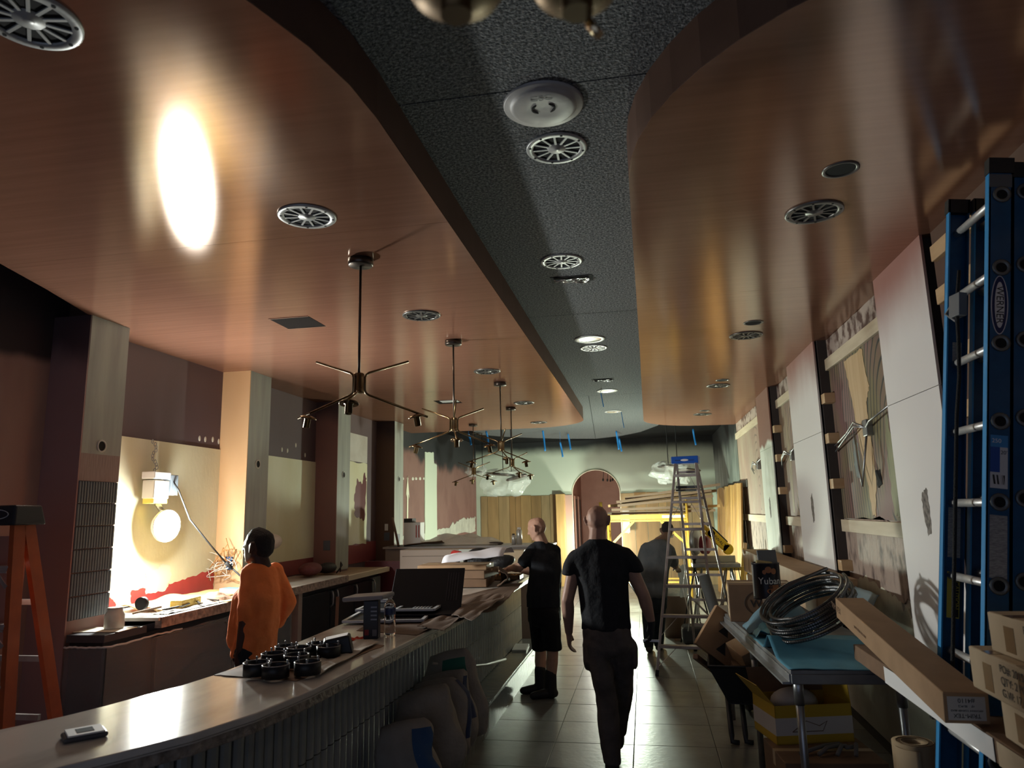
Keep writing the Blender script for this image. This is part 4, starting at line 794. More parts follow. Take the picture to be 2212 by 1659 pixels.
text('TRIM-TEX', .045, mat('brown_print', (.17, .10, .06)), frame(p0+d*1.45+up*.05-sd*.001, -d, up), 'lettering', ta, .0003)
tb2, d, sd, up = beam('long_carton', 'lower long carton with white side under the printed trim carton', (1.085, 1.7, .902), (1.095, 4.4, .902), .17, .082, CARDD, 'long trim cartons')
b = MB(); b.box(1.0845, 1.086, 2.75, 3.85, .905, .98); b.box(1.0845, 1.086, 1.7, 2.40, .905, .98); b.build('white_side', PAPER, tb2)
b = MB(); b.box(1.083, 1.0845, 2.42, 2.72, .905, .98); b.build('brown_side', CARDP, tb2)
tc_, d, sd, up = beam('long_carton', 'far long brown carton resting along right wall behind work table', (1.22, 5.8, .93), (1.22, 9.85, .93), .30, .27, CARD, 'long trim cartons')
for y in (7.6, 9.3):
    sh = thing('sawhorse', 'wooden sawhorse carrying the far long carton, %s one' % ('nearer' if y < 8 else 'farther'), 'sawhorse', (1.37, y, 0), 0, 'sawhorses under the far carton')
    b = MB(); b.box(-.19, .19, -.045, .045, .84, .93); b.build('beam', STUD, sh, 'L')
    for sx in (-1, 1):
        for sy in (-1, 1): b = MB(); b.bar((sx*.15, sy*.03, .86), (sx*.17, sy*.22, .01), .08, .03); b.build('leg', STUD, sh, 'L')
# stack of three printed cartons
zz = .9895
for k, (x, y, l, h, rz, nm) in enumerate(((1.10, 2.32, .80, .135, -2, 'bottom'), (1.07, 2.38, .86, .135, 0, 'middle'), (1.115, 2.32, .80, .125, 1.5, 'top'))):
    t = thing('shipping_carton', 'pale shipping carton with black stencil print, %s one of the stack of three' % nm, 'box', (x+.18, y, zz), R(rz), 'stack of shipping cartons')
    b = MB(); b.box(-.18, .18, -l/2, l/2, 0, h); b.build('carton', CARDP, t, 'L', bevel=.006)
    for yy, zt in ((l/2-.13, .75), (l/2-.36, .85)):
        b = MB(); b.box(-.1812, -.18, yy-.03, yy+.03, h*.12, h*zt); b.box(-.1812, .18, yy-.03, yy+.03, h, h+.001); b.build('parcel_tape', mat('brown_tape', (.30, .19, .10), .18), t, 'L')
    for q, s_ in enumerate(('PO#: 201515', 'QTY: 2 PCS', 'G.W: 17.4 KGS')):
        M = WM[t.name]@frame((-.1822, l/2-.22, h*(.78-.27*q)), (0, -1, 0), (0, 0, 1)); text(s_, .034, mat('stencil_ink', (.10, .09, .08), .8), M, 'stencil', t, .0003, 'LEFT')
    zz += h+.001
sup = carton('support_carton', 'plain tall brown carton propping near end of the long cartons', (1.15, 1.95, 0), (.30, .42, .905), 0, CARDD)
# ------------------------------------------------------------------ below the table
t = carton('cardboard_box', 'plain brown cardboard box on the floor under the work table', (.95, 4.74, 0), (.56, .46, .33), R(6), CARDD)
ybx = thing('yellow_carton', 'open yellow and white carton with raised flaps under the work table', 'box', (.90, 5.02, .33), R(14))
YC = mat('yellow_carton', (.56, .36, .03), .6)
b = MB(); b.box(-.24, .24, -.17, .17, .0, .006); b.box(-.24, -.235, -.17, .17, 0, .22); b.box(.235, .24, -.17, .17, 0, .22); b.box(-.24, .24, -.17, -.165, 0, .22); b.box(-.24, .24, .165, .17, 0, .22); b.build('carton', YC, ybx, 'L')
b = MB(); b.box(-.2405, .2405, -.1712, -.17, .05, .15); b.box(-.2412, -.24, -.17, .17, .05, .15); b.build('white_band', mat('off_white_card', (.60, .56, .52), .6), ybx, 'L')
for sx, ang in ((-1, 40), (1, -5)):
    b = MB(); a = R(ang); b.hexa([(sx*.24, -.17, .22), (sx*.24, .17, .22), (sx*.236, .17, .22), (sx*.236, -.17, .22), (sx*(.24+.16*math.sin(a)), -.17, .22+.16*math.cos(a)), (sx*(.24+.16*math.sin(a)), .17, .22+.16*math.cos(a)), (sx*(.236+.16*math.sin(a)), .17, .222+.16*math.cos(a)), (sx*(.236+.16*math.sin(a)), -.17, .222+.16*math.cos(a))]); b.build('flap', YC, ybx, 'L')
b = MB(); b.hexa([(-.24, .17, .22), (.24, .17, .22), (.24, .174, .22), (-.24, .174, .22), (-.24, .25, .36), (.24, .25, .36), (.24, .254, .36), (-.24, .254, .36)]); b.build('flap', CARDD, ybx, 'L')
b = MB(); b.tube([(-.14, -.1722, .07), (-.05, -.1722, .13), (.03, -.1722, .10), (.08, -.1722, .125), (.05, -.1722, .07), (-.14, -.1722, .07)], .0025, 4); b.build('line_drawing', mat('brown_ink', (.16, .09, .05), .7), ybx, 'L')
b = MB(); b.sph((-.04, 0, .20), (.15, .10, .085), 16, 10); b.build('foam_wrap', mat('foam_wrap', (.46, .43, .40), .6, bump=.5, bscale=12), ybx, 'L')
b = MB()
for i in range(4): b.tube([(.80+.1*i, 4.60, .346), (.88+.08*i, 4.66, .355+.012*i), (.96+.06*i, 4.72, .36), (1.06, 4.80-.05*i, .35+.008*i)], .012, 6)
tag(b.build('cord_bundle', mat('grey_cord', (.16, .15, .14), .7)), 'grey bundled cords lying on the brown box under the table', 'cords')
rl = thing('paper_roll', 'standing roll of brown kraft paper in front of the ladder foot', 'paper roll', (1.12, 3.66, 0))
KR = mat('kraft_paper', (.40, .30, .18), .75, col2=(.34, .25, .15), nscale=6)
b = MB(); b.lathe([(.088, 0), (.088, .70), (.036, .70), (.036, .0)], (0, 0, 0), 28, closed=True); b.build('roll', KR, rl, 'L')
b = MB(); b.sheet(lambda u, v: ((.089+.03*u)*math.cos(3.4+1.2*u), (.089+.03*u)*math.sin(3.4+1.2*u), .0+.69*v), 8, 4, .0015); b.build('loose_edge', KR, rl, 'L')
b = MB(); b.tube([(.088*k/60*math.cos(k*.45), .088*k/60*math.sin(k*.45),   .7015) for k in range(30, 60)], .0016, 4); b.build('wound_edge', mat('kraft_dark', (.2, .14, .08), .8), rl, 'L')
cs = thing('tool_case', 'black tool case with orange edge on the floor under table', 'case', (1.10, 4.22, .0), R(-12))
b = MB(); b.box(-.22, .22, -.15, .15, 0, .17); b.build('shell', mat('black_case', (.03, .032, .034), .5), cs, 'L', bevel=.03, seg=3)
b = MB(); b.tube([(-.2, -.152, .02), (-.2, -.152, .14), (-.16, -.152, .175), (.16, -.152, .175), (.2, -.152, .14), (.2, -.152, .02)], .009, 6); b.build('orange_edge', mat('orange_trim', (.60, .20, .03), .5), cs, 'L')
pp = MB(); pp.sheet(lambda u, v: (1.36+.14*u, 5.25+.55*v, .93+.22*u+.015*nz(u*4, v*4)), 8, 10, .003); tag(pp.build('board_scrap', mat('blue_grey_board', (.16, .21, .23), .6)), 'blue grey board scrap behind the long carton by torn wall', 'board')
# ------------------------------------------------------------------ things on the bar (top at z = 1.07)
BZ = 1.0705
def on(px, py, z=BZ): return P(px, py, z=z)
c = on(182, 1592)
t = thing('wall_controller', 'small white square controller with black screen lying on the bar', 'controller', (c.x, c.y, BZ), R(48))
b = MB(); b.box(-.062, .062, -.048, .048, 0, .016); b.build('back_housing', mat('grey_housing', (.10, .10, .105), .5), t, 'L', bevel=.008, seg=3)
b = MB(); b.box(-.052, .052, -.05, .05, .0165, .0215); b.build('front_plate', PAPER, t, 'L', bevel=.003)
b = MB(); b.box(-.024, .024, -.026, .026, .0216, .0226); b.build('screen', VOID, t, 'L')
# cardboard sheets lying on the bar
def flat(name, label, corners, z, m, amp=.01, cat='cardboard', seed=0., curl=0.):
    a, b_, c_, d_ = [Vector((q[0], q[1], 0)) for q in corners]
    fn = lambda u, v: (a.lerp(b_, u)).lerp(d_.lerp(c_, u), v)+Vector((.012*nz(u*7, v*9, seed)*(v in (0, 1) or u in (0, 1)), .012*nz(u*9, v*7, seed+3), z+abs(amp*nz(u*2.2, v*2.2, seed+7))+curl*max(0, u-.6)**2*6))
    b = MB(); b.sheet(fn, 16, 16, .004); return tag(b.build(name, m, smooth=False), label, cat)
q = [on(470, 1462), on(850, 1420), on(745, 1345), on(590, 1405)]
sh0 = [on(*p) for p in ((462, 1459), (640, 1472), (830, 1395), (690, 1385))]
flat('cardboard_sheet', 'brown cardboard sheet on the bar under the black ring housings', [(v.x, v.y) for v in sh0], BZ+.002, CARDD, .006)
flat('cardboard_scrap', 'torn pale cardboard strip on the bar beside ring housings', [(v.x, v.y) for v in [on(*p) for p in ((655, 1452), (690, 1463), (818, 1392), (770, 1386))]], BZ+.012, mat('grey_card_b', (.40, .36, .31), .7), .014, seed=4)
# nine black ring housings, a tenth lies with a white top
RNG = mat('black_plastic_ring', (.012, .012, .014), .42)
spots = [(555, 1432, .0), (596, 1437, .4), (665, 1430, .9), (592, 1412, .2), (641, 1415, 1.2), (620, 1396, .1), (646, 1399, .7), (688, 1390, .3), (710, 1396, .8)]
which = ['leftmost of the cluster', 'front one beside the leftmost', 'front right one of the cluster', 'left one of the second row', 'middle one of the cluster', 'back left one of the cluster', 'back one behind the middle', 'back right one standing tallest', 'right one under the white lid']
f0 = None
for k, (px, py, a) in enumerate(spots):
    v = on(px, py, BZ+.06)
    t = thing('ring_housing', 'black round ring housing on the bar, '+which[k], 'ring housing', (v.x, v.y, BZ+.012), a, 'black ring housings on the bar')
    if f0 is None:
        b = MB(); b.lathe([(.057, 0), (.057, .05), (.052, .052), (.050, .048), (.050, .004), (.03, .004), (.03, 0)], (0, 0, 0), 30, closed=True); b.build('ring', RNG, t, 'L')
        b = MB(); b.lathe([(.057, .0495), (.058, .051), (.056, .0525), (.053, .0525)], (0, 0, 0), 30); b.build('lip', mat('worn_edge', (.22, .22, .24), .3, .6), t, 'L')
        for i in range(3):
            an = i*2.1; b = MB(); b.cyl((.048*math.cos(an), .048*math.sin(an), .04), (.048*math.cos(an), .048*math.sin(an), .062), .004, n=8); b.sph((.048*math.cos(an), .048*math.sin(an), .064), .0055, 8, 6); b.build('thumb_screw', STEEL, t, 'L')
        f0 = t
    else:
        for ch in list(f0.children): dup(ch, t)
v = on(728, 1415)
t = thing('tilted_housing', 'black housing with a white top lying tilted beside the rings', 'ring housing', (v.x, v.y, BZ+.012), R(20))
b = MB(); b.hexa([(-.08, -.05, 0), (.08, -.05, 0), (.08, .06, 0), (-.08, .06, 0), (-.06, -.045, .065), (.06, -.04, .085), (.06, .05, .085), (-.07, .05, .065)]); b.build('body', RNG, t, 'L', bevel=.008, seg=3)
b = MB(); b.hexa([(-.052, -.04, .0668), (.05, -.036, .0845), (.05, .044, .0855), (-.06, .045, .0668), (-.052, -.04, .0685), (.05, -.036, .0862), (.05, .044, .0872), (-.06, .045, .0685)]); b.build('white_top', PAPER, t, 'L')
v = on(762, 1383); b = MB(); b.sheet(lambda u, w_: (v.x-.05+.1*u, v.y-.05+.1*w_, BZ+.004+.016*abs(nz(u*5, w_*5))), 10, 10, .002); tag(b.build('orange_wrapper', mat('orange_wrapper', (.75, .07, .03), .4), smooth=False), 'small crumpled orange wrapper on the bar behind the ring housings', 'wrapper')
v = on(803, 1378)
t = thing('spackle_box', 'dark narrow upright carton on the bar carrying a grey slab', 'box', (v.x, v.y, BZ), R(10))
b = MB(); b.box(-.042, .042, -.036, .036, 0, .205); b.build('carton', mat('navy_carton', (.018, .018, .03), .4), t, 'L', bevel=.004)
for i in range(4): b = MB(); b.box(.0, .034, -.0368, -.036, .10+i*.022, .108+i*.022); b.build('print_line', mat('pale_print', (.30, .32, .38), .6), t, 'L')
b = MB(); b.box(.01, .034, -.0368, -.036, .015, .05); b.build('print_panel', mat('grey_print', (.16, .16, .18), .6), t, 'L'); b = MB(); b.box(-.034, -.01, -.0368, -.036, .02, .05); b.build('red_print', mat('red_print', (.25, .04, .04), .6), t, 'L')
b = MB(); b.obox((v.x-.03, v.y+.02, BZ+.221), (.26, .15, .026), (R(2), R(-4), R(-8))); tag(b.build('grey_slab', mat('grey_slab', (.30, .30, .31), .45), bevel=.01), 'flat grey slab balanced on the dark upright carton', 'slab')
v = on(842, 1372)
t = thing('water_bottle', 'clear plastic water bottle with blue label standing on the bar', 'bottle', (v.x, v.y, BZ))
PET = mat('clear_pet', (.9, .93, .95), .06, trans=1., ior=1.33)
b = MB(); pr = [(0, .002), (.028, .002), (.033, .010)]+[(.033-.0022*(i % 2), .02+.011*i) for i in range(12)]+[(.033, .155), (.031, .168), (.022, .188), (.013, .198), (.013, .206)]; b.lathe(pr, (0, 0, 0), 24); b.build('bottle_body', PET, t, 'L')
b = MB(); b.lathe([(.0335, .115), (.0335, .150)], (0, 0, 0), 24); b.build('label', mat('navy_label', (.03, .045, .12), .4, alpha=.85), t, 'L')
b = MB(); b.lathe([(0, .228), (.0145, .228), (.0155, .222), (.0155, .205), (.0, .205)], (0, 0, 0), 16); b.build('cap', mat('pale_cap', (.60, .55, .52), .5), t, 'L')
# dark cardboard layers and black cooler panels further along the bar
def lay(name, label, pix, z, m, amp=.012, seed=0., cat='cardboard'): return flat(name, label, [(v.x, v.y) for v in [on(*p, z) for p in pix]], z, m, amp, cat, seed)
DCARD = mat('dark_card', (.12, .072, .045), .8, col2=(.085, .05, .032), nscale=7)
lay('cardboard_sheet', 'large dark cardboard sheet overhanging the bar front edge', ((905, 1368), (1072, 1318), (1130, 1258), (985, 1290)), BZ+.004, DCARD, .03, 2)
lay('cardboard_sheet', 'dark cardboard piece under the black cooler panels', ((770, 1362), (900, 1372), (1010, 1325), (880, 1300)), BZ+.002, DCARD, .01, 5)
lay('cardboard_sheet', 'bent cardboard piece with torn white edge on top of the dark sheet', ((975, 1328), (1020, 1340), (1090, 1290), (1050, 1280)), BZ+.035, DCARD, .03, 8)
lay('cardboard_sheet', 'torn cardboard strip at the bar edge behind the water bottle', ((900, 1352), (960, 1362), (1010, 1322), (980, 1316)), BZ+.02, DCARD, .02, 11)
FRM = mat('white_edged_frame', (.50, .51, .53), .4, .3)
def frame_panel(name, label, c, w, d, z, rz, nbar, slots, rot=None):
    t = thing(name, label, 'frame', (c.x, c.y, z), rz, 'black slotted frames on the bar', rot)
    for a, e in (((-w/2, -d/2), (w/2, -d/2)), ((-w/2, d/2), (w/2, d/2)), ((-w/2, -d/2), (-w/2, d/2)), ((w/2, -d/2), (w/2, d/2))):
        b = MB(); b.bar((*a, .008), (*e, .008), .022, .014); b.build('frame_side', FRM, t, 'L')
    for i in range(nbar):
        x = -w/2+w*(i+1)/(nbar+1); b = MB(); b.bar((x, -d/2, .008), (x, d/2, .008), .018, .010); b.build('cross_bar', FRM, t, 'L')
    b = MB(); b.box(-w/2+.01, w/2-.01, -d/2+.01, d/2-.01, .0, .004); b.build('black_sheet', RNG, t, 'L')
    for i in range(slots):
        x = w/2-.05-i*.022; b = MB(); b.bar((x, -d*.3, .006), (x, d*.3, .006), .008, .006); b.build('louvre', FRM, t, 'L')
c0 = on(842, 1338); frame_panel('slotted_grille', 'lowest flat slotted black frame lying behind the water bottle', c0, .50, .42, BZ+.012, R(8), 1, 0)
c0 = on(870, 1328); frame_panel('slotted_grille', 'middle slotted black frame of the pile on the bar', c0, .52, .40, BZ+.05, R(4), 1, 6)
c0 = on(895, 1318); frame_panel('slotted_grille', 'uppermost slotted black frame of the pile on the bar', c0, .50, .38, BZ+.085, R(6), 2, 0)
t = thing('cooler_cover', 'large black louvred cooler panel propped up on the cardboard boxes', 'panel', on(915, 1318, BZ+.06), R(5))
pn = Euler((R(52), 0, R(5))).to_matrix(); o_ = on(915, 1320, BZ+.03)+Vector((0, .02, 0))
b = MB(); b.obox(o_+pn@Vector((0, .16, 0)), (.50, .34, .018), pn); b.build('sheet', mat('satin_black', (.011, .012, .016), .6, spec=.2), t, bevel=.004)
for i in range(5): b = MB(); b.obox(o_+pn@Vector((.14+i*.018, .18, .010)), (.004, .22, .003), pn); b.build('louvre', mat('satin_black_l', (.05, .05, .06), .3), t)
b = MB(); b.obox(o_+Vector((.06, -.10, -.004)), (.50, .20, .014), (0, 0, R(5))); b.build('lower_sheet', mat('satin_black', (.011, .012, .016)), t, bevel=.004)
# flat stack of cardboard boxes
cb = on(985, 1278, BZ); k0 = 0
for k, (dz, h, w, d, dx, m) in enumerate(((0, .075, .62, .55, 0, CARDD), (.077, .07, .60, .52, .03, CARDD), (.149, .045, .66, .40, -.02, CARD))):
    t = carton('flat_carton', 'flat brown carton on the bar, %s of the pile behind black panel' % ('bottom one', 'middle one', 'top one')[k], (cb.x-.12+dx, cb.y+.55, BZ+.006+dz), (w, d, h), R((4, -3, 2)[k]), m, group='pile of flat cartons on the bar')
# drawing sheet standing rolled on the pile
o_ = on(1060, 1262, BZ+.2)
def roll(u, v):
    a = 2.4*(u-.5); return (-1.86+.56*v, 6.75+.30*math.sin(a)+.1*v, BZ+.19+.11*math.cos(a)+.02*nz(u*3, v*3)+.05*v)
sheetobj('drawing_sheet', roll, 18, 10, mat('plan_paper', (.74, .74, .80), .6), 'curled white drawing sheet lying on the carton pile', 'paper', .0012)
def crv(u, v): return (-1.36+.10*math.sin(3*v)-.1*u, 6.55+.75*u, BZ+.01+.17*v*(.5+.5*math.sin(u*5+1))+.02*nz(u*6, v*5))
sheetobj('cardboard_scrap', crv, 14, 8, DCARD, 'ragged dark cardboard scrap standing at bar edge by the drawing', 'cardboard', .004, smooth=False)
# bits at the far end of the bar, in front of the man in shorts
t = thing('black_bag', 'slumped black tool bag on the bar left of the man in shorts', 'bag', (-1.78, 7.78, BZ))
b = MB(); b.sph((-1.80, 7.8, BZ+.155), (.19, .16, .145), 18, 12, (.1, .05, .3)); b.sph((-1.55, 7.72, BZ+.15), (.15, .09, .07), 14, 9, (0, -.2, .2)); b.build('bag_body', mat('black_nylon', (.012, .013, .016), .55, bump=.9, bscale=14), t)
b = MB(); b.tube([(-1.98, 7.7, BZ+.14), (-2.04, 7.68, BZ+.06), (-1.98, 7.66, BZ+.01), (-1.9, 7.66, BZ+.06)], .010, 6); b.build('strap', mat('grey_strap', (.14, .14, .15), .7), t)
t = thing('cordless_tool', 'red and black cordless tool standing on the bar by the bag', 'tool', (-1.98, 7.6, BZ))
b = MB(); b.obox((-1.98, 7.6, BZ+.03), (.09, .07, .06)); b.build('battery', RUBBER, t, bevel=.01); b = MB(); b.cyl((-2.0, 7.6, BZ+.05), (-2.005, 7.6, BZ+.22), .024, .022); b.build('grip', RUBBER, t); b = MB(); b.cyl((-1.96, 7.52, BZ+.24), (-2.06, 7.66, BZ+.24), .04, .045); b.build('motor_housing', mat('tool_red', (.50, .03, .03), .4), t, bevel=.006)
b = MB(); b.sph((-2.12, 7.55, BZ+.045), (.13, .1, .05), 14, 8); tag(b.build('grey_rag', mat('grey_rag', (.20, .20, .20), .9, bump=.8, bscale=20)), 'grey rag heap on the bar beside red cordless tool', 'rag')
t = thing('wooden_tray', 'brown tray of fittings on the bar under the man\'s hands', 'tray', (-1.42, 7.35, BZ))
b = MB(); b.box(-.15, .15, -.12, .12, 0, .008); b.box(-.15, .15, -.12, -.11, 0, .05); b.box(-.15, .15, .11, .12, 0, .05); b.box(-.15, -.14, -.12, .12, 0, .05); b.box(.14, .15, -.12, .12, 0, .05); b.build('tray_body', mat('brown_tray', (.16, .10, .045), .5), t, 'L')
for i in range(5): b = MB(); b.obox((-.1+.05*i, .02*math.sin(i*3), .035), (.035, .06, .03), (.2, .1*i, i)); b.build('fitting', mat('amber_bit', (.45, .22, .05), .4), t, 'L')
b = MB(); b.sheet(lambda u, v: (-1.30+.06*u, 6.9+.4*v, BZ+.006+.03*u*abs(nz(v*6))), 6, 10, .001); tag(b.build('paper_scrap', PAPER), 'white paper scrap curling at the bar edge in front of the man', 'paper')
# return counter: long beige carton, ledge with wrapped things, cans
t = thing('long_beige_carton', 'long beige carton lying on the far return of the bar', 'box', (-2.45, 8.62, BZ))
b = MB(); b.box(-2.96, -1.95, 8.47, 8.80, BZ, BZ+.25); b.build('carton', mat('beige_carton', (.40, .32, .26), .6), t, bevel=.005)
b = MB(); b.box(-2.93, -1.96, 8.4695, 8.47, BZ+.172, BZ+.178); b.build('lid_seam', mat('seam_dark', (.12, .09, .07), .7), t)
b = MB(); b.box(-2.22, -1.95, 8.4688, 8.4695, BZ, BZ+.25); b.build('lit_end', mat('lit_end_tone', (.58, .62, .56), .6), t)  # greenish lamplight on this end put into its colour
lg = thing('ledge', 'beige covered ledge behind the return of the bar', 'ledge', (-2.3, 10.4, 0))
b = MB(); b.box(-3.75, -1.35, 10.1, 10.75, 0, 1.26); b.build('body', mat('beige_ledge', (.30, .25, .22), .6), lg); b = MB(); b.box(-3.78, -1.32, 10.07, 10.78, 1.26, 1.285); b.build('top_sheet', mat('ledge_sheet', (.42, .38, .36), .4), lg)
LZ = 1.2855
PL = mat('clear_plastic', (.85, .87, .88), .12, alpha=.22, spec=.9, bump=.6, bscale=10)
PLM = mat('milky_plastic', (.62, .60, .55), .35, alpha=.75, spec=.7, bump=.8, bscale=10)
sheetobj('plastic_heap', lambda u, v: (-3.35+1.25*u, 10.2+.5*v, LZ+.01+.22*math.sin(u*3.1)**.7*math.sin(v*3.1)*(.6+.5*nz(u*5, v*4))), 26, 14, PLM, 'heap of crumpled clear plastic sheet on the beige ledge', 'plastic', .0, smooth=False)
t = thing('white_carton', 'white carton with red stripes on the ledge by pale wall strip', 'box', (-3.42, 10.42, LZ))
b = MB(); b.box(-.13, .13, -.1, .1, 0, .34); b.build('carton', PAPER, t, 'L', bevel=.004); b = MB(); b.box(.06, .075, -.1012, -.1, .12, .3); b.box(.10, .115, -.1012, -.1, .12, .3); b.build('red_stripe', mat('red_ink', (.4, .03, .02), .6), t, 'L'); b = MB(); b.box(-.13, .0, -.09, .09, .34, .40); b.build('dark_lid', RUBBER, t, 'L')
b = MB(); b.bar((-3.62, 10.3, LZ), (-3.74, 10.36, LZ+.42), .03, .02); tag(b.build('dark_stick', mat('dark_stick', (.17, .095, .06))), 'dark wooden stick leaning on wall at end of the ledge', 'stick')
sheetobj('cardboard_sheet', lambda u, v: (-3.7+.8*u, 10.1+.25*v, LZ+.012+.07*u*(1-v)+.01*nz(u*5, v*5)), 10, 6, CARDD, 'dark folded cardboard piece lying on left end of the ledge', 'cardboard', .006)
for k, (px, h, r, m, lab) in enumerate(((1110, .15, .033, RUBBER, 'black topped spray can on the ledge beside the bald man'), (1122, .24, .042, mat('silver_can', (.62, .62, .60), .3, .6), 'tall silver spray can on the ledge beside the bald man'))):
    v = P(px, 1178, y=10.35); t = thing('spray_can', lab, 'spray can', (v.x, v.y, LZ), 0, 'spray cans on the ledge')
    b = MB(); b.lathe([(0, 0), (r, 0), (r, h*.8), (r*.6, h*.9), (0, h*.9)], (0, 0, 0), 18); b.build('can_body', mat('silver_can', (.62, .62, .60), .3, .6), t, 'L'); b = MB(); b.lathe([(r*.62, h*.86), (r*.62, h), (0, h)], (0, 0, 0), 14); b.build('cap', m if k == 0 else PAPER, t, 'L')
v = P(1070, 1178, y=10.3); b = MB(); b.sph((v.x, v.y, LZ+.02), (.12, .07, .025), 12, 7); tag(b.build('dark_rag', mat('dark_rag', (.06, .045, .04), .8)), 'small flat dark rag on the beige ledge', 'rag')
t = carton('cardboard_box', 'pale small cardboard box in front of the ledge beside bald man', (-1.62, 9.0, BZ-.0), (.32, .2, .22), 0, CARDP)
t['label'] = 'pale small cardboard box on bar return beside the bald man'
t.location = (-1.62, 8.72, BZ)
# ------------------------------------------------------------------ sacks beside the bar step
def sack(name, label, c, size, rot, m, marks, seed):
    t = thing(name, label, 'sack', c, 0, 'cement sacks against the bar step', rot)
    b = MB(); a, d, h = size; n, mm = 26, 20; vs = []
    def fn(u, v):
        th = 2*math.pi*u; w_ = v*2-1; e = (1-abs(w_)**3.2)**.5 if abs(w_) < 1 else 0; e = max(e, .12)
        cx = abs(math.cos(th))**.65*(1 if math.cos(th) > 0 else -1); sy = abs(math.sin(th))**.8*(1 if math.sin(th) > 0 else -1)
        k = 1+.16*nz(math.cos(th)*1.6+seed, math.sin(th)*1.6, v*4)
        lean = .05*nz(v*2.2, seed)
        return (a*cx*(.70+.30*e)*k+lean, d*sy*e*k*1.25+lean*.6, h*w_*.98*(1-.05*abs(cx)))
    b.sheet(fn, n, mm); b.build('paper_sack', m, t, 'L')
    for (u0, u1, v0, v1, mk) in marks:
        b = MB(); b.sheet(lambda u, v: Vector(fn(u0+(u1-u0)*u, v0+(v1-v0)*v))*1.012, 8, 8); b.build('printed_band', mk, t, 'L')
    return t
SK = mat('sack_paper', (.36, .325, .285), .8, col2=(.25, .22, .19), nscale=5, bump=.7, bscale=11)
NAVY = mat('navy_print', (.02, .035, .11), .6); GRN = mat('green_print', (.02, .14, .10), .6)
v = on(905, 1550, .28)
s1 = sack('cement_sack', 'big pale cement sack slumped against the bar, nearest and widest', (-1.34, 4.40, .47), (.18, .10, .25), (R(-16), R(-12), R(14)), SK, (), 1.)
s2 = sack('cement_sack', 'pale cement sack with dark side print, second behind the widest', (-1.34, 4.64, .47), (.175, .07, .245), (R(-12), R(-10), R(8)), SK, ((-.07, .06, .2, .95, NAVY),), 2.)
s3 = sack('cement_sack', 'cement sack with navy printed edge, third in the row', (-1.34, 4.81, .475), (.175, .065, .25), (R(-9), R(-10), R(6)), SK, ((.88, 1.0, .35, .9, NAVY),), 3.)
s4 = sack('cement_sack', 'tallest cement sack with green mark, farthest in the row', (-1.34, 5.0, .525), (.185, .075, .30), (R(-7), R(-12), R(6)), SK, ((.74, .86, .72, .9, GRN),), 4.)
s5 = sack('cement_sack', 'sack with blue lettered band at the bottom edge of the picture', (-1.34, 3.98, .43), (.16, .085, .21), (R(-20), R(-10), R(14)), SK, ((.78, .93, .1, .85, mat('blue_band', (.02, .07, .18), .6)),), 5.)
text('Sak', .085, mat('pale_print_b', (.35, .40, .48), .6), frame((-1.30, 3.89, .34), (-.05, .25, 1), (-1, -.35, 0)), 'lettering', s5)
b = MB(); b.tube([P(935, 1433, x=-1.46), P(975, 1439, x=-1.45), P(1010, 1440, x=-1.42), P(1050, 1436, x=-1.40), P(1092, 1424, x=-1.38)], .011, 6); tag(b.build('trim_strip', mat('pale_strip', (.36, .33, .27), .6)), 'thin pale bent trim strip lying from the sacks along the step', 'strip')
b = MB(); b.obox((P(1125, 1405, x=-1.47).x, P(1125, 1405, x=-1.47).y, .232), (.16, .38, .018), (0, 0, R(4))); tag(b.build('tile_offcut', mat('pale_offcut', (.40, .39, .37), .5)), 'pale flat offcut lying on foot step by the man in shorts', 'offcut')
# ------------------------------------------------------------------ on the back counter
KZ = CZ+.001
def onc(px, py, z=KZ): return P(px, py, z=z)
v = onc(243, 1346, 1.03); v = Vector((-3.62, 4.50, 1.0215))
t = thing('paint_jar', 'cloudy glass jar with paint on the dark ledge by ribbed tiles', 'jar', (v.x, v.y, 1.0215+.005))
b = MB(); b.lathe([(0, 0), (.058, 0), (.064, .012), (.064, .09), (.05, .115), (.047, .135), (.05, .14), (.045, .14), (.0, .138)], (0, 0, 0), 24); b.build('glass', mat('cloudy_glass', (.58, .57, .53), .25, alpha=.9, col2=(.42, .41, .38), nscale=14), t, 'L')
b = MB(); b.lathe([(.052, .128), (.054, .131), (.052, .134)], (0, 0, 0), 20); b.build('rim_wire', STEEL, t, 'L')
b = MB(); b.box(-.24, .22, -.10, .10, 0, .004); o = b.build('paper_sheet', mat('cream_paper', (.66, .60, .46), .7)); o.location = (-3.72, 4.46, 1.0215); o.rotation_euler = (0, 0, R(4)); tag(o, 'cream paper sheet under the paint jar on dark ledge', 'paper')
b = MB(); b.cyl((0, 0, 0), (0, .035, 0), .045, n=20); o = b.build('tape_roll', RUBBER); o.location = (-3.60, 4.74, KZ+.046); tag(o, 'black tape roll standing beside the paint jar', 'tape')
b = MB(); b.bar((0, 0, 0), (.16, .10, .035), .022, .014); o = b.build('paint_scraper', mat('brown_handle', (.24, .16, .10), .6)); o.location = (-3.60, 4.80, KZ+.012); tag(o, 'short brown scraper on back counter near jar', 'tool')
b = MB(); b.obox((0, 0, .035), (.10, .32, .065), (0, 0, 0)); o = b.build('sponge_block', mat('yellow_sponge', (.52, .40, .12), .9, bump=.6, bscale=80), bevel=.012); o.location = (-3.62, 5.28, KZ); o.rotation_euler = (0, 0, R(8)); tag(o, 'yellow sponge block on the back counter below the work light', 'sponge')
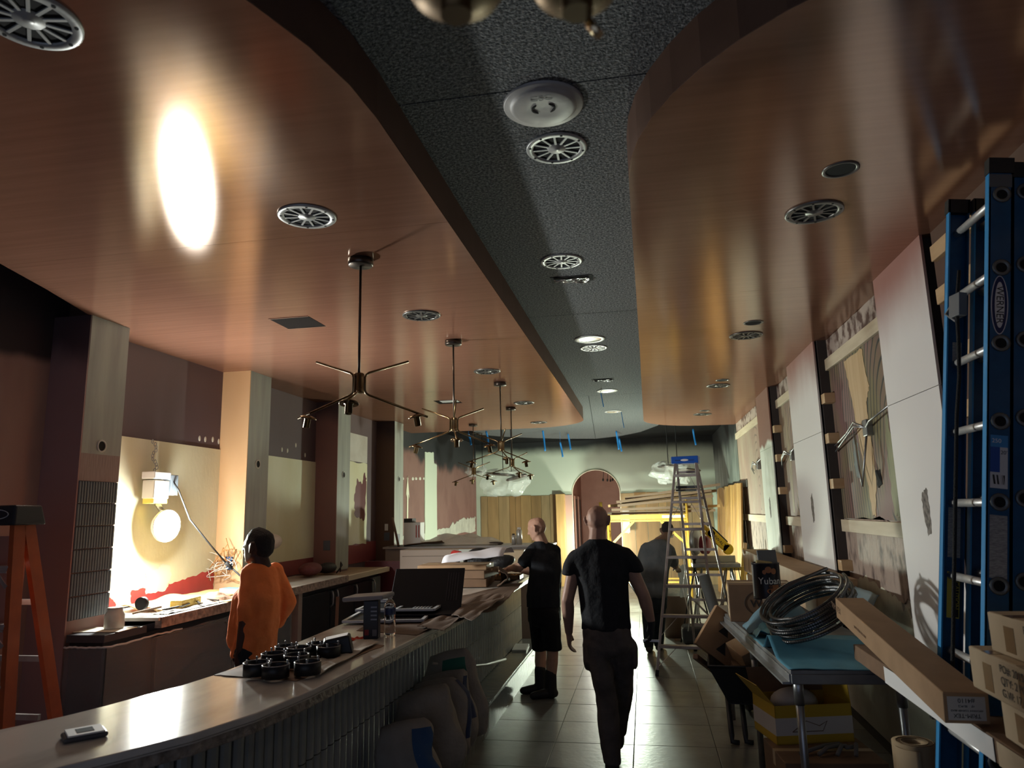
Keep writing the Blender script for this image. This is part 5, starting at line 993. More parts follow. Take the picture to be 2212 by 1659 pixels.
sheetobj('cardboard_sheet', lambda u, w: (-3.98+.36*u, 4.95+1.25*w, KZ+.004+.05*abs(nz(u*2, w*3))+.03*(1-u)), 10, 22, mat('lit_cardboard', (.55, .38, .16), .75), 'tan cardboard sheets curling along the wall on back counter', 'cardboard', .004)  # lamplight on the card put into this brighter colour
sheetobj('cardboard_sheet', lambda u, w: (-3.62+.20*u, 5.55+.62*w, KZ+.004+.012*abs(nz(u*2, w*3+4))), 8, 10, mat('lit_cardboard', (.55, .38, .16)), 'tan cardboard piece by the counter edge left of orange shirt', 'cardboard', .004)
b = MB(); b.sheet(lambda u, w: (-3.72+.22*u, 5.46+.36*w, KZ+.006+.085*math.sin(u*3.1)*math.sin(w*3.1)*(.7+.5*nz(u*5, w*5))), 14, 14); tag(b.build('brown_rag', mat('brown_rag', (.24, .14, .09), .85, bump=.5, bscale=20)), 'crumpled brown rag on the back counter', 'rag')
t = thing('level_box', 'blue and white flat box lying across back counter edge', 'box', (-3.60, 6.02, KZ+.016), R(-14))
b = MB(); b.box(-.19, .19, -.055, .055, 0, .045); b.build('carton', mat('pale_blue_card', (.55, .60, .62), .5), t, 'L', bevel=.004); b = MB(); b.box(-.18, .18, -.045, .045, .045, .0462); b.build('blue_print', mat('sky_print', (.12, .32, .62), .5), t, 'L')
b = MB(); b.sheet(lambda u, w: (-3.60+.14*u, 4.84+.75*w, KZ+.003+.012*abs(nz(u*6, w*8))), 12, 26, .001); tag(b.build('drop_cloth', mat('dirty_cloth', (.50, .47, .40), .8, col2=(.12, .11, .10), nscale=14, contrast=(.45, .6)), smooth=False), 'paint stained paper strip along the back counter edge', 'paper')
for k in range(4):
    b = MB(); b.bar((0, 0, 0), (.05+.02*k, .12, .008), .014, .01); o = b.build('small_tool', BLACKM); o.location = (-3.55, 5.0+.17*k, KZ+.016); o.rotation_euler = (0, 0, .7*k); tag(o, ['black chisel lying nearest the jar on back counter', 'black tool lying in front of the sponge on back counter', 'black tool lying beside the sponge on back counter', 'black tool lying in front of the brown rag'][k], 'tool', 'small tools on the back counter')
b = MB(); b.bar((-3.47, 6.2, KZ), (-3.49, 6.24, KZ+.09), .02, .03); tag(b.build('wood_peg', STUD), 'small wooden peg standing on counter beside the orange shirt', 'peg')
# outlet box with loose wires on the plywood pillar
t = thing('outlet_box', 'blue outlet box with tangled white wires on the raw plywood pillar', 'outlet', (-3.93, 6.37, 1.30))
b = MB(); b.box(-3.97, -3.90, 6.355, 6.379, 1.27, 1.39); b.build('box', mat('blue_outlet', (.04, .13, .34), .5), t, bevel=.004)
WW = mat('white_wire', (.66, .62, .56), .5); OW = mat('orange_wire', (.42, .20, .06), .5)
for k in range(11):
    pts = [(-3.935, 6.354, 1.33)]
    for j in range(1, 6): pts.append((-3.935+random.uniform(-.16, .13)*(j/3), 6.30+random.uniform(-.07, .04), 1.33+random.uniform(-.16, .30 if k % 2 else .12)*(j/4)))
    sp = []
    for i in range(len(pts)-1):
        p0, p1, p2, p3 = [Vector(pts[max(0, min(len(pts)-1, i+d))]) for d in (-1, 0, 1, 2)]
        for s_ in range(5):
            t_ = s_/5; sp.append(.5*((2*p1)+(p2-p0)*t_+(2*p0-5*p1+4*p2-p3)*t_*t_+(3*p1-p0-3*p2+p3)*t_**3))
    b = MB(); b.tube(sp, .0035, 5); b.build('wire', WW if k % 2 == 0 else OW, t)
# white pendant globe pair resting in the second bay
t = thing('wrapped_wall_lamp', 'pair of white wrapped lamp globes on wall behind the orange shirt man', 'wall lamp', (-3.98, 7.2, 1.45))
b = MB(); b.sph((-4.0, 6.98, 1.50), (.085, .17, .095), 18, 12); b.build('wrapped_globe', mat('wrap_white', (.66, .58, .52), .4, bump=.5, bscale=16), t); b = MB(); b.sph((-4.0, 7.28, 1.49), (.085, .17, .085), 18, 12); b.build('wrapped_globe', mat('wrap_white', (.66, .58, .52)), t)
b = MB(); b.lathe([(.09, -.02), (.095, 0), (.09, .02)], (-4.0, 7.13, 1.50), 18, (0, 1, 0)); b.build('tape_band', mat('amber_tape', (.62, .40, .12), .4), t)
t = thing('tool_heap', 'dark red tool bag and cords on wooden part of the back counter', 'tool bag', (-3.8, 8.0, CZ-.009))
b = MB(); b.sph((-3.82, 7.85, CZ+.085), (.12, .26, .075), 16, 10, (0, 0, .2)); b.build('bag', mat('dark_red_bag', (.14, .035, .04), .7, bump=.7, bscale=12), t); b = MB(); b.sph((-3.78, 8.22, CZ+.068), (.10, .16, .065), 14, 8); b.build('black_case', RUBBER, t)
b = MB(); b.tube([(-3.7, 8.3, CZ), (-3.65, 8.35, CZ+.09), (-3.7, 8.42, CZ+.12), (-3.74, 8.5, CZ)], .008, 6); b.build('cord', RUBBER, t)
# orange stepladder folded at the left edge
OF = mat('orange_fibreglass', (.50, .10, .025), .45, col2=(.40, .08, .025), nscale=12)
ol = thing('orange_stepladder', 'orange fibreglass stepladder with black cap at the left picture edge', 'ladder', (-3.55, 3.45, 0))
yo = 3.46
def OL(x, z, d=0): return Vector((x, yo+d-.09*(1.8-z)*.5, z))
for d, m in ((0, OF), (.16, OF)):
    for xa, xb in ((-3.43, -3.27), (-3.80, -3.96)):
        b = MB(); b.bar(OL(xa, 1.74, d*.4), OL(xb, 0, d+d*2), .03, .075, (0, 1, 0)); b.build('rail', m, ol)
for k in range(5):
    z = .29+.305*k; xr = -3.43+(1.74-z)*.092; xq = -3.80-(1.74-z)*.092
    b = MB(); b.bar(OL(xr-.01, z), OL(xq+.01, z), .075, .028, (0, 0, 1)); s_ = b.build('step', ALU, ol, bevel=.003)
    b = MB(); b.bar(OL(xr-.02, z-.02)+Vector((0, -.035, 0)), OL(xr-.09, z-.02)+Vector((0, -.035, 0)), .003, .01); b.bar(OL(xr-.005, z-.10)+Vector((0, -.04, 0)), OL(xr-.09, z-.012)+Vector((0, -.04, 0)), .004, .022); b.build('brace', ALU, s_)
    if k < 4: b = MB(); b.bar(OL(xr-.02, z+.1, .22), OL(xq+.02, z+.1, .22), .02, .03); b.build('rear_bar', ALU, ol)
b = MB(); b.hexa([(-3.86, yo-.09, 1.74), (-3.37, yo-.09, 1.74), (-3.37, yo+.13, 1.74), (-3.86, yo+.13, 1.74), (-3.84, yo-.07, 1.85), (-3.39, yo-.07, 1.85), (-3.39, yo+.11, 1.85), (-3.84, yo+.11, 1.85)]); cp = b.build('top_cap', mat('black_cap', (.02, .022, .03), .45), ol, bevel=.012, seg=3)
b = MB(); b.tube([(-3.50+.085*math.cos(2*math.pi*i/24), yo-.087, 1.80+.026*math.sin(2*math.pi*i/24)) for i in range(24)], .003, 4, True); b.build('logo_ring', mat('silver_print', (.5, .5, .52), .4), ol)
b = MB(); b.obox((-3.62, yo+.10, 1.38), (.30, .02, .6)); b.build('label_board', mat('pinkish_board', (.40, .20, .15), .6), ol)
# ------------------------------------------------------------------ aluminium stepladder with blue top
sl = thing('aluminium_stepladder', 'tall aluminium stepladder with bright blue top standing in the aisle', 'ladder', (.45, 8.7, 0))
FLf, FRf, TLf, TRf = Vector((.03, 8.10, 0)), Vector((.66, 8.02, 0)), Vector((.385, 8.62, 2.27)), Vector((.615, 8.58, 2.27))
RLf, RRf, TLr, TRr = Vector((.52, 9.48, 0)), Vector((1.03, 9.38, 0)), Vector((.405, 8.74, 2.27)), Vector((.63, 8.70, 2.27))
AL2 = mat('worn_aluminium', (.46, .42, .41), .45, .55, col2=(.33, .27, .25), nscale=8)
for a, c, w in ((FLf, TLf, .07), (FRf, TRf, .07), (RLf, TLr, .032), (RRf, TRr, .032)):
    b = MB(); b.bar(a+Vector((0, 0, .01)), c, .028, w, (0, 1, 0)); r_ = b.build('rail', AL2, sl, bevel=.003, seg=1)
    b = MB(); b.bar(a, a+(c-a)*.025, .036, w+.012, (0, 1, 0)); b.build('foot', RUBBER, r_)
for k in range(7):
    f = (.29+.305*k)/2.27; a, c = FLf.lerp(TLf, f), FRf.lerp(TRf, f); b = MB(); b.bar(a, c, .085, .03, (0, 0, 1)); s_ = b.build('step', AL2, sl, bevel=.003, seg=1)
    if k in (0, 1, 5, 6):
        for e, g_ in ((a, c), (c, a)):
            dn = (e+(g_-e)*.30); lw = FLf.lerp(TLf, f-.095) if e is a else FRf.lerp(TRf, f-.095); b = MB(); b.bar(dn+Vector((0, .02, -.02)), lw+Vector((0, .02, 0)), .004, .022, (0, 1, 0)); b.build('brace', AL2, s_)
    a, c = RLf.lerp(TLr, f+.02), RRf.lerp(TRr, f+.02); b = MB(); b.bar(a, c, .02, .03); b.build('rear_bar', AL2, sl)
for a, c in ((RLf.lerp(TLr, .05), RRf.lerp(TRr, .30)), (RRf.lerp(TRr, .05), RLf.lerp(TLr, .30))):
    b = MB(); b.bar(a, c, .006, .022); b.build('rear_brace', AL2, sl)
for s_ in (0, 1):
    a, c = (FLf.lerp(TLf, .78), RLf.lerp(TLr, .76)) if s_ == 0 else (FRf.lerp(TRf, .78), RRf.lerp(TRr, .76)); b = MB(); b.bar(a, c, .006, .02); b.build('spreader', STEEL, sl)
M_ = frame((.505, 8.66, 2.26), TRf-TLf, (0, 1, 0))
b = MB(); b.hexa([M_@Vector(q) for q in ((-.155, -.10, 0), (.155, -.10, 0), (.155, .11, 0), (-.155, .11, 0), (-.155, -.095, .085), (.155, -.095, .085), (.155, .10, .085), (-.155, .10, .085))]); cp = b.build('top_cap', BLUEP, sl, bevel=.008)
b = MB(); b.hexa([M_@Vector(q) for q in ((-.11, -.102, .032), (.11, -.102, .032), (.11, -.098, .032), (-.11, -.098, .032), (-.11, -.102, .04), (.11, -.102, .04), (.11, -.098, .04), (-.11, -.098, .04))]); b.build('cap_slot', NAVY, cp)
n = 20; b = MB(); b._add([M_@Vector((.045*math.cos(2*math.pi*i/n), -.1035, .038+.013*math.sin(2*math.pi*i/n))) for i in range(n)], [list(range(n))]); b.build('badge', PAPER, cp)
b = MB(); a = FLf.lerp(TLf, .86).lerp(RLf.lerp(TLr, .86), .6); c = FRf.lerp(TRf, .86).lerp(RRf.lerp(TRr, .86), .6); b.bar(a, c, .2, .02); b.bar(a+Vector((0, 0, .035)), c+Vector((0, 0, .035)), .16, .03); b.build('tool_tray', mat('tray_dark', (.06, .065, .07), .5), sl)
b = MB(); b.tube([(.42, 9.1, 1.35), (.44, 9.05, 1.0), (.40, 9.05, .8), (.46, 9.06, .45), (.43, 9.08, .3)], .006, 5); b.build('hanging_cord', WW, sl)
# ------------------------------------------------------------------ yellow scaffold with boards
sc = thing('scaffold', 'yellow steel scaffold frame carrying a pile of timber boards', 'scaffold', (.25, 14.7, 0))
xa, xb = P(1312, 1112, y=14.4).x, P(1484, 1112, y=14.4).x; zt = P(1400, 1112, y=14.4).z
for y in (14.4, 15.1):
    for x in (xa, xb):
        b = MB(); b.cyl((x, y, .0), (x, y, zt+.02 if x == xa else zt+.28), .024, n=10); b.build('post', YELLOW, sc)
    b = MB(); b.bar((xa, y, zt-.04), (xb, y, zt-.04), .04, .085); b.build('top_beam', YELLOW, sc)
    b = MB(); b.bar((xa, y, zt-.115), (xb, y, zt-.115), .03, .03); b.build('lower_beam', YELLOW, sc)
    for x, s_ in ((xa, 1), (xb, -1)):
        b = MB(); b.bar((x, y, zt-.62), (x+s_*.50, y, zt-.13), .03, .045); b.build('knee_brace', YELLOW, sc)
    b = MB(); b.bar((xa, y, .35), (xb, y, .35), .03, .03); b.build('bottom_beam', YELLOW, sc)
for x in (xa, xb):
    for z in (.3, .8, 1.3): b = MB(); b.cyl((x, 14.4, z), (x, 15.1, z), .016, n=8); b.build('end_rung', YELLOW, sc)
b = MB(); b.bar((P(1430, 1112, y=14.37).x, 14.372, zt-.04), (xb-.05, 14.372, zt-.04), .012, .05); b.build('white_tape', PAPER, sc)
rnd = random.Random(3)
BRD = [mat('dark_board_%d' % i, c_, .65, col2=tuple(q*.7 for q in c_), nscale=4, stretch=(.3, 2, 2)) for i, c_ in enumerate(((.16, .10, .065), (.22, .14, .085), (.12, .08, .055), (.48, .30, .13)))]
nb = 0
for k in range(13):
    L_ = 1.86; x0 = P(1316+rnd.uniform(-6, 40), 1100, y=14.5).x; w = rnd.uniform(.13, .18); y = 14.56+(k % 3)*.19; z = zt+.05+(k//3)*.075; tilt_ = R(-2.0-1.2*(k//3))*-1
    b = MB(); b.obox((x0+L_/2, y, z+L_*.42*math.sin(tilt_)*(k > 5)), (L_, w, .05), (0, -tilt_*(.3+(k > 5)*.7), rnd.uniform(-.03, .03)))
    lab = ['bottom', 'second', 'third', 'fourth', 'fifth', 'sixth', 'seventh', 'eighth', 'ninth', 'tenth', 'eleventh', 'twelfth', 'top'][k]
    tag(b.build('timber_board', BRD[3] if k in (4, 7) else BRD[k % 3]), ('yellow' if k in (4, 7) else 'dark brown')+' timber board on the scaffold, %s in the pile counted upwards' % lab, 'board', 'boards on the scaffold')
# ------------------------------------------------------------------ plank panel leaning at right wall
t = thing('plank_panel', 'orange wooden plank panel leaning on the right wall behind the saw', 'panel', (1.5, 13.2, 0))
pa = [mat('orange_plank_%d' % i, c_, .5, col2=tuple(q*.6 for q in c_), nscale=3, stretch=(1, 5, .3)) for i, c_ in enumerate(((.46, .25, .075), (.52, .30, .10), (.38, .20, .06)))]
for i in range(13):
    y0 = 12.25+i*.3; b = MB(); b.hexa([(1.44, y0+.003, 0), (1.47, y0+.003, 0), (1.47, y0+.297, 0), (1.44, y0+.297, 0), (1.575, y0+.003, 2.13+.008*(i % 3)), (1.60, y0+.003, 2.13), (1.60, y0+.297, 2.13), (1.575, y0+.297, 2.13+.008*(i % 3))]); b.build('plank', pa[i % 3], t)
# ------------------------------------------------------------------ mitre saw on its stand
ms = thing('mitre_saw', 'yellow mitre saw with round blade guard on a folding stand', 'saw', (.92, 10.2, 0))
sx, sy, sz = .90, 10.2, .98
b = MB(); b.obox((sx, sy, sz), (.62, .30, .05)); b.build('saw_table', STEEL, ms, bevel=.01); b = MB(); b.obox((sx, sy+.10, sz+.07), (.55, .03, .09)); b.build('fence', mat('grey_cast', (.42, .42, .41), .5, .4), ms, bevel=.006)
g0 = Vector((sx-.24, sy-.05, sz+.32)); ax_ = Vector((.9, -.42, 0)).normalized()
b = MB(); b.lathe([(.0, .03), (.16, .03), (.175, .02), (.175, -.02), (.16, -.03), (0, -.03)], g0, 28, ax_); b.build('blade_guard', mat('grey_guard', (.38, .38, .37), .4, .3), ms); b = MB(); b.lathe([(0, .006), (.19, .002), (.19, -.002), (0, -.006)], g0+Vector((-.02, .0, -.02)), 36, ax_); b.build('blade', ALU, ms)
b = MB(); b.lathe([(0, .05), (.09, .05), (.12, .03), (.12, -.05), (0, -.05)], g0+Vector((.12, -.06, -.05)), 20, ax_); b.build('red_cover', mat('dark_red', (.24, .03, .045), .45), ms)
A0, A1 = P(1521, 1138, y=sy-.2), P(1572, 1186, y=sy-.2); dd = (A1-A0).normalized()
b = MB(); b.bar(A0-dd*.06, A0+dd*.10, .05, .06, (0, 1, 0)); b.bar(A0+dd*.06, A1, .12, .08, (0, 1, 0)); b.cyl(A1-Vector((0, .04, 0)), A1+Vector((0, .04, 0)), .072, n=20); b.cyl(A0+dd*.12-Vector((0, .04, 0)), A0+dd*.12+Vector((0, .04, 0)), .06, n=20); b.build('motor_housing', mat('saw_yellow', (.76, .46, .02), .4), ms, bevel=.012)
text('DEWALT', .058, INK, frame(A0.lerp(A1, .60)-Vector((0, .0425, 0)), dd, Vector((0, 0, 1)).cross(dd) if False else Vector((dd.z*-1, 0, dd.x))), 'lettering', ms)
b = MB(); b.tube([A0-dd*.02+Vector((0, 0, .05)), A0+dd*.16+Vector((0, 0, .10)), A1+Vector((.0, 0, .09))], .013, 7); b.build('carry_handle', RUBBER, ms)
for x in (-.35, .35):
    for y in (-.22, .22): b = MB(); b.cyl((sx+x*.55, sy+y*.4, sz-.04), (sx+x*1.0, sy+y*1.3, 0.01), .017, n=8); b.build('stand_leg', mat('silver_leg', (.55, .55, .55), .35, .7), ms)
b = MB(); b.bar((sx-.55, sy, sz-.05), (sx+.55, sy, sz-.05), .05, .045); b.build('stand_rail', YELLOW, ms)
b = MB()
for k in range(4): b.tube([(sx+.12+.05*k, sy-.2, .95), (sx+.02+.1*k, sy-.3, .5-.06*k), (sx+.15+.05*k, sy-.3, .2+.03*k), (sx+.3, sy-.25, .6)], .006, 5)
b.build('power_cord', RUBBER, ms)
# plastic bucket, bin and other gear round the saw
t = thing('trash_bin', 'brown bin heaped with rubbish beside the bending man', 'bin', (.35, 10.5, 0))
b = MB(); b.lathe([(0, 0), (.17, 0), (.20, .55), (.205, .56), (.19, .56), (.165, .02), (0, .02)], (0, 0, 0), 24); b.build('bin_body', mat('bin_brown', (.16, .10, .07), .6), t, 'L'); b = MB(); b.sph((0, 0, .55), (.17, .17, .12), 14, 9); b.build('rubbish', mat('rubbish', (.22, .25, .20), .8, col2=(.55, .55, .5), nscale=6, bump=.8, bscale=12), t, 'L')
sheetobj('plastic_bag', lambda u, v: (.40+.10*u+.03*nz(v*5, u*4), 10.0+.05*u, 1.0-.42*v+.03*nz(u*6, v*6)), 8, 14, mat('white_bag', (.70, .76, .78), .4), 'white torn plastic bag hanging behind the stepladder', 'plastic bag', .001, smooth=False)
t = thing('shop_vacuum', 'low black machine box on the lit floor behind stepladder', 'vacuum', (.62, 9.75, 0))
b = MB(); b.box(-.24, .22, -.16, .16, .05, .27); b.build('body', mat('vac_black', (.05, .055, .06), .5), t, 'L', bevel=.05, seg=3)
for sx_ in (-.18, .16):
    for sy_ in (-.12, .12): b = MB(); b.cyl((sx_-.01, sy_, .03), (sx_+.02, sy_, .03), .03, n=12); b.build('wheel', RUBBER, t, 'L')
tp3 = thing('tripod', 'thin black tripod standing behind the stepladder', 'tripod', (.62, 10.15, 0))
for a in (80, 200, 320): b = MB(); b.cyl((0, 0, .95), (.26*math.cos(R(a)), .26*math.sin(R(a)), 0), .012, .009, n=8); b.build('leg', BLACKM, tp3, 'L')
b = MB(); b.cyl((0, 0, .9), (0, 0, 1.05), .02); b.sph((0, 0, 1.07), (.035, .035, .03), 10, 7); b.build('head', BLACKM, tp3, 'L')
for k, (x, y, h, m_, lb) in enumerate(((1.33, 10.9, 1.15, YELLOW, 'yellow lath leaning right of the saw, nearest'), (1.38, 11.1, 1.22, STUD, 'pine lath leaning right of the saw, middle'), (1.42, 11.3, 1.1, YELLOW, 'yellow lath leaning right of the saw, farthest'), (1.05, 10.75, .95, mat('dark_stick', (.17, .095, .06)), 'dark lath leaning behind the saw stand'))):
    b = MB(); b.bar((x-.12, y, 0), (x+.05, y+.05, h), .05, .02); tag(b.build('lath', m_), lb, 'lath', 'laths leaning by the saw')
t = thing('roll_tube', 'dark grey rolled mat leaning against the table end', 'roll', (.72, 7.1, 0))
a, c = P(1520, 1243, y=7.4), P(1572, 1412, y=7.25); b = MB(); b.tube([c+(c-a)*.5, c, a], .055, 16); b.build('roll', mat('dark_mat', (.07, .075, .075), .6), t); d_ = (a-c).normalized(); b = MB(); b.lathe([(.0, .001), (.03, .001)], a, 16, d_); b.build('roll_core', VOID, t); b = MB(); b.lathe([(.030, .001), (.034, .006), (.038, .001)], a, 16, d_); b.build('roll_edge', mat('mat_edge', (.3, .3, .28), .6), t)
# ------------------------------------------------------------------ wheelbarrow with waste cartons
wbw = thing('wheelbarrow', 'black wheelbarrow with wooden handles full of cardboard beside work table', 'wheelbarrow', (.75, 6.4, 0))
TRM = mat('barrow_black', (.03, .03, .032), .5)
b = MB(); tz = .50; o4 = [(.40, 5.72), (1.10, 5.72), (1.12, 6.46), (.46, 6.44)]; i4 = [(.54, 5.86), (.96, 5.86), (.98, 6.30), (.58, 6.28)]
V3 = lambda p, z: Vector((p[0], p[1], z))
for i in range(4):
    j = (i+1) % 4; b.sheet(lambda u, v: V3(i4[i], .30).lerp(V3(i4[j], .30), u).lerp(V3(o4[i], .58).lerp(V3(o4[j], .58), u), v), 2, 2, .008)
b.sheet(lambda u, v: V3(i4[0], .30).lerp(V3(i4[1], .30), u).lerp(V3(i4[3], .30).lerp(V3(i4[2], .30), u), v), 2, 2, .008); b.build('tray', TRM, wbw, smooth=False)
b = MB(); b.tube([(x, y, .585) for x, y in o4], .013, 6, True); b.build('tray_rim', TRM, wbw)
for a, c in (((.62, 6.75, .26), P(1502, 1418, z=.60)), ((.95, 6.75, .26), Vector((.86, 5.52, .55)))):
    b = MB(); b.bar(a, c, .04, .04); b.build('handle', mat('barrow_wood', (.22, .13, .08), .6), wbw, bevel=.006)
for px in (1582, 1612):
    v = P(px, 1606, z=0); b = MB(); b.tube([(v.x, v.y+.14, .34), (v.x, v.y, .06), (v.x-.0, v.y-.02, .02), (v.x+.05, v.y-.02, .012)], .02, 8); b.build('leg', TRM, wbw)
b = MB(); b.lathe([(.06, -.04), (.17, -.045), (.19, 0), (.17, .045), (.06, .04)], (.80, 6.84, .19), 22, (1, 0, 0), closed=True); b.build('wheel', RUBBER, wbw)
def slab(name, label, c, size, rot, m, cat='cardboard', prints=()):
    t = thing(name, label, cat, c, 0, None, rot); b = MB(); b.obox((0, 0, 0), size); b.build('carton', m, t, 'L', bevel=.004); return t
t = slab('waste_carton', 'folded carton with black triangle print standing in the wheelbarrow', (.56, 6.18, .72), (.34, .05, .36), (R(-12), R(38), R(12)), CARD)
for (x, z, a) in ((-.02, .05, 0), (.03, -.08, 180)):
    b = MB(); b.prism([(x-.04, z-.04), (x+.05, z-.04), (x+.0, z+.05)], 'y', -.0262, -.025); b.build('triangle_print', INK, t, 'L')
b = MB(); b.tube([(.06, -.0262, .10), (.11, -.0262, .14), (.13, -.0262, .08), (.09, -.0262, .06)], .006, 4); b.build('hook_print', INK, t, 'L')
t = slab('waste_bag', 'brown paper bag with navy printed end lying in wheelbarrow', (.84, 6.02, .70), (.46, .30, .13), (R(10), R(-24), R(12)), CARD)
text('CI-MAS', .085, NAVY, WM[t.name]@frame((-.02, -.1508, .0), (1, 0, 0), (0, 0, 1)), 'lettering', t)
slab('waste_carton', 'torn brown carton lying flat at bottom of the wheelbarrow', (.80, 6.10, .50), (.4, .34, .05), (R(4), R(8), 0), CARDD)
b = MB(); b.sheet(lambda u, v: (.30+.25*u, 7.55+.2*v, .004+.02*abs(nz(u*7, v*7))), 8, 8, .002); tag(b.build('floor_litter', mat('litter', (.10, .065, .04), .9)), 'small brown litter heap on lit floor behind the stepladder', 'litter')
bpy.data.objects[[o.name for o in bpy.data.objects if o.name.startswith('floor_litter')][0]].location = P(1478, 1383, z=0)+Vector((0, 0, .002))
# ------------------------------------------------------------------ plastic wrapped disc pendants at the back
def pendant(name, label, c, ztop, r, discs):
    t = thing(name, label, 'pendant lamp', c, 0, 'plastic wrapped pendants at the back')
    for dx in (-.05, .12): b = MB(); b.cyl((c[0]+dx, c[1], c[2]+.10), (c[0]+dx, c[1], ztop), .008, n=6); b.build('rod', BLACKM, t)
    b = MB(); b.cyl((c[0], c[1], ztop-.03), (c[0], c[1], ztop), .09, n=18); b.build('canopy', BLACKM, t)
    for (dx, dz, rr, tl) in discs:
        b = MB(); b.lathe([(0, .02), (rr*.9, .02), (rr, .0), (rr*.9, -.02), (0, -.02)], (c[0]+dx, c[1], c[2]+dz), 28, (math.sin(tl), 0, math.cos(tl))); b.build('disc_shade', mat('bronze_disc', (.10, .08, .07), .35, .6), t)
    def bag(u, v):
        a = 2*math.pi*u; s_ = math.sin(math.pi*(v*.9+.05))**.55; k = 1+.34*nz(math.cos(a)*2.6+c[0], math.sin(a)*2.6, v*5)
        return (c[0]+r*s_*math.cos(a)*k+.1*nz(v*2, 5, c[0]), c[1]+r*.8*s_*math.sin(a)*k, c[2]+.14-r*1.1*(1-math.cos(math.pi*v))/2+.07*nz(math.cos(a)*2, v*3, 2+math.sin(a)*2))
    b = MB(); b.sheet(bag, 34, 22); b.build('plastic_wrap', PL, t, smooth=False)
    return t
c1_ = P(1092, 1030, y=13.9); pendant('wrapped_pendant', 'large plastic wrapped disc pendant left of the arch', c1_, ZC-.03, .46, ((-.1, .05, .3, .1), (.22, -.02, .22, -.25)))
c2_ = P(1030, 1020, y=14.6); pendant('wrapped_pendant', 'small plastic wrapped pendant at the left wall corner', c2_, ZC, .2, ((0, 0, .12, 0),))
c3_ = P(1450, 1014, y=13.9); pendant('wrapped_pendant', 'plastic wrapped disc pendant behind the blue topped stepladder', c3_, ZC, .36, ((.0, .06, .26, 0), (.33, -.02, .22, .1)))
b = MB(); b.sheet(lambda u, v: (P(1345, 1125, y=17.2).x+.16*u, 17.25, 1.75-.55*v+.03*nz(u*6, v*6)), 8, 14, .002); tag(b.build('hanging_sheet', mat('pale_sheet', (.62, .60, .55), .7), smooth=False), 'pale paper sheet hanging on the plank wall right of arch', 'paper')
b = MB(); b.tube([P(1297, 1085, y=15.4), P(1301, 1130, y=15.4), Vector((P(1301, 1130, y=15.4).x, 15.4, 0))], .035, 8); tag(b.build('pole', YELLOW), 'yellow pole standing at the right side of the arch', 'pole')
# ------------------------------------------------------------------ people
ICO = None
def hull_into(bm, items):
    """convex hull of ellipsoids [(centre, r or (rx,ry,rz))]"""
    global ICO
    if ICO is None:
        t = bmesh.new(); bmesh.ops.create_icosphere(t, subdivisions=2, radius=1); ICO = [v.co.copy() for v in t.verts]; t.free()
    vs = []
    for c, r in items:
        r = (r, r, r) if not isinstance(r, (tuple, list)) else r; c = Vector(c)
        vs += [bm.verts.new(c+Vector((q.x*r[0], q.y*r[1], q.z*r[2]))) for q in ICO]
    res = bmesh.ops.convex_hull(bm, input=vs, use_existing_faces=False)
    kill = [g for g in res['geom_interior'] if isinstance(g, bmesh.types.BMVert)]
    bmesh.ops.delete(bm, geom=kill, context='VERTS')
def layer(name, groups, m, parent, vox=.009, smooth=5, wr=0., ws=9., scale=1., wst=(1, 1, .5)):
    bm = bmesh.new()
    for g in groups: hull_into(bm, [(c, tuple(q*scale for q in r) if isinstance(r, (tuple, list)) else r*scale) for c, r in g])
    me = bpy.data.meshes.new(name); bm.to_mesh(me); bm.free()
    o = bpy.data.objects.new('tmp', me); C.objects.link(o)
    md = o.modifiers.new('r', 'REMESH'); md.mode = 'VOXEL'; md.voxel_size = vox; md.use_smooth_shade = True
    sm = o.modifiers.new('s', 'SMOOTH'); sm.factor = .5; sm.iterations = smooth
    bpy.context.view_layer.update()
    out = bpy.data.meshes.new_from_object(o.evaluated_get(bpy.context.evaluated_depsgraph_get())); bpy.data.objects.remove(o); bpy.data.meshes.remove(me)
    out.name = name
    if wr:
        nrm = [v.normal.copy() for v in out.vertices]
        for v, n_ in zip(out.vertices, nrm):
            q = v.co; w = nz(q.x*ws*wst[0], q.y*ws*wst[1], q.z*ws*wst[2])+.5*nz(q.x*ws*2.3, q.y*ws*2.3, q.z*ws*1.6+7)
            v.co = q+n_*w*wr
    for p in out.polygons: p.use_smooth = True
    out.materials.clear(); out.materials.append(m)
    if parent is None:
        zs = [v.co.z for v in out.vertices]; xs = [v.co.x for v in out.vertices]; ys = [v.co.y for v in out.vertices]
        off = Vector(((min(xs)+max(xs))/2, (min(ys)+max(ys))/2, min(zs))); out.transform(Matrix.Translation(-off))
        ob = bpy.data.objects.new(name, out); C.objects.link(ob); ob.location = off; WM[ob.name] = Matrix.Translation(off)
    else:
        out.transform(WM[parent.name].inverted()); ob = bpy.data.objects.new(name, out); C.objects.link(ob); ob.parent = parent; WM[ob.name] = WM[parent.name].copy()
    return ob
def cap(a, b, r0, r1): return [(a, r0), (b, r1)]
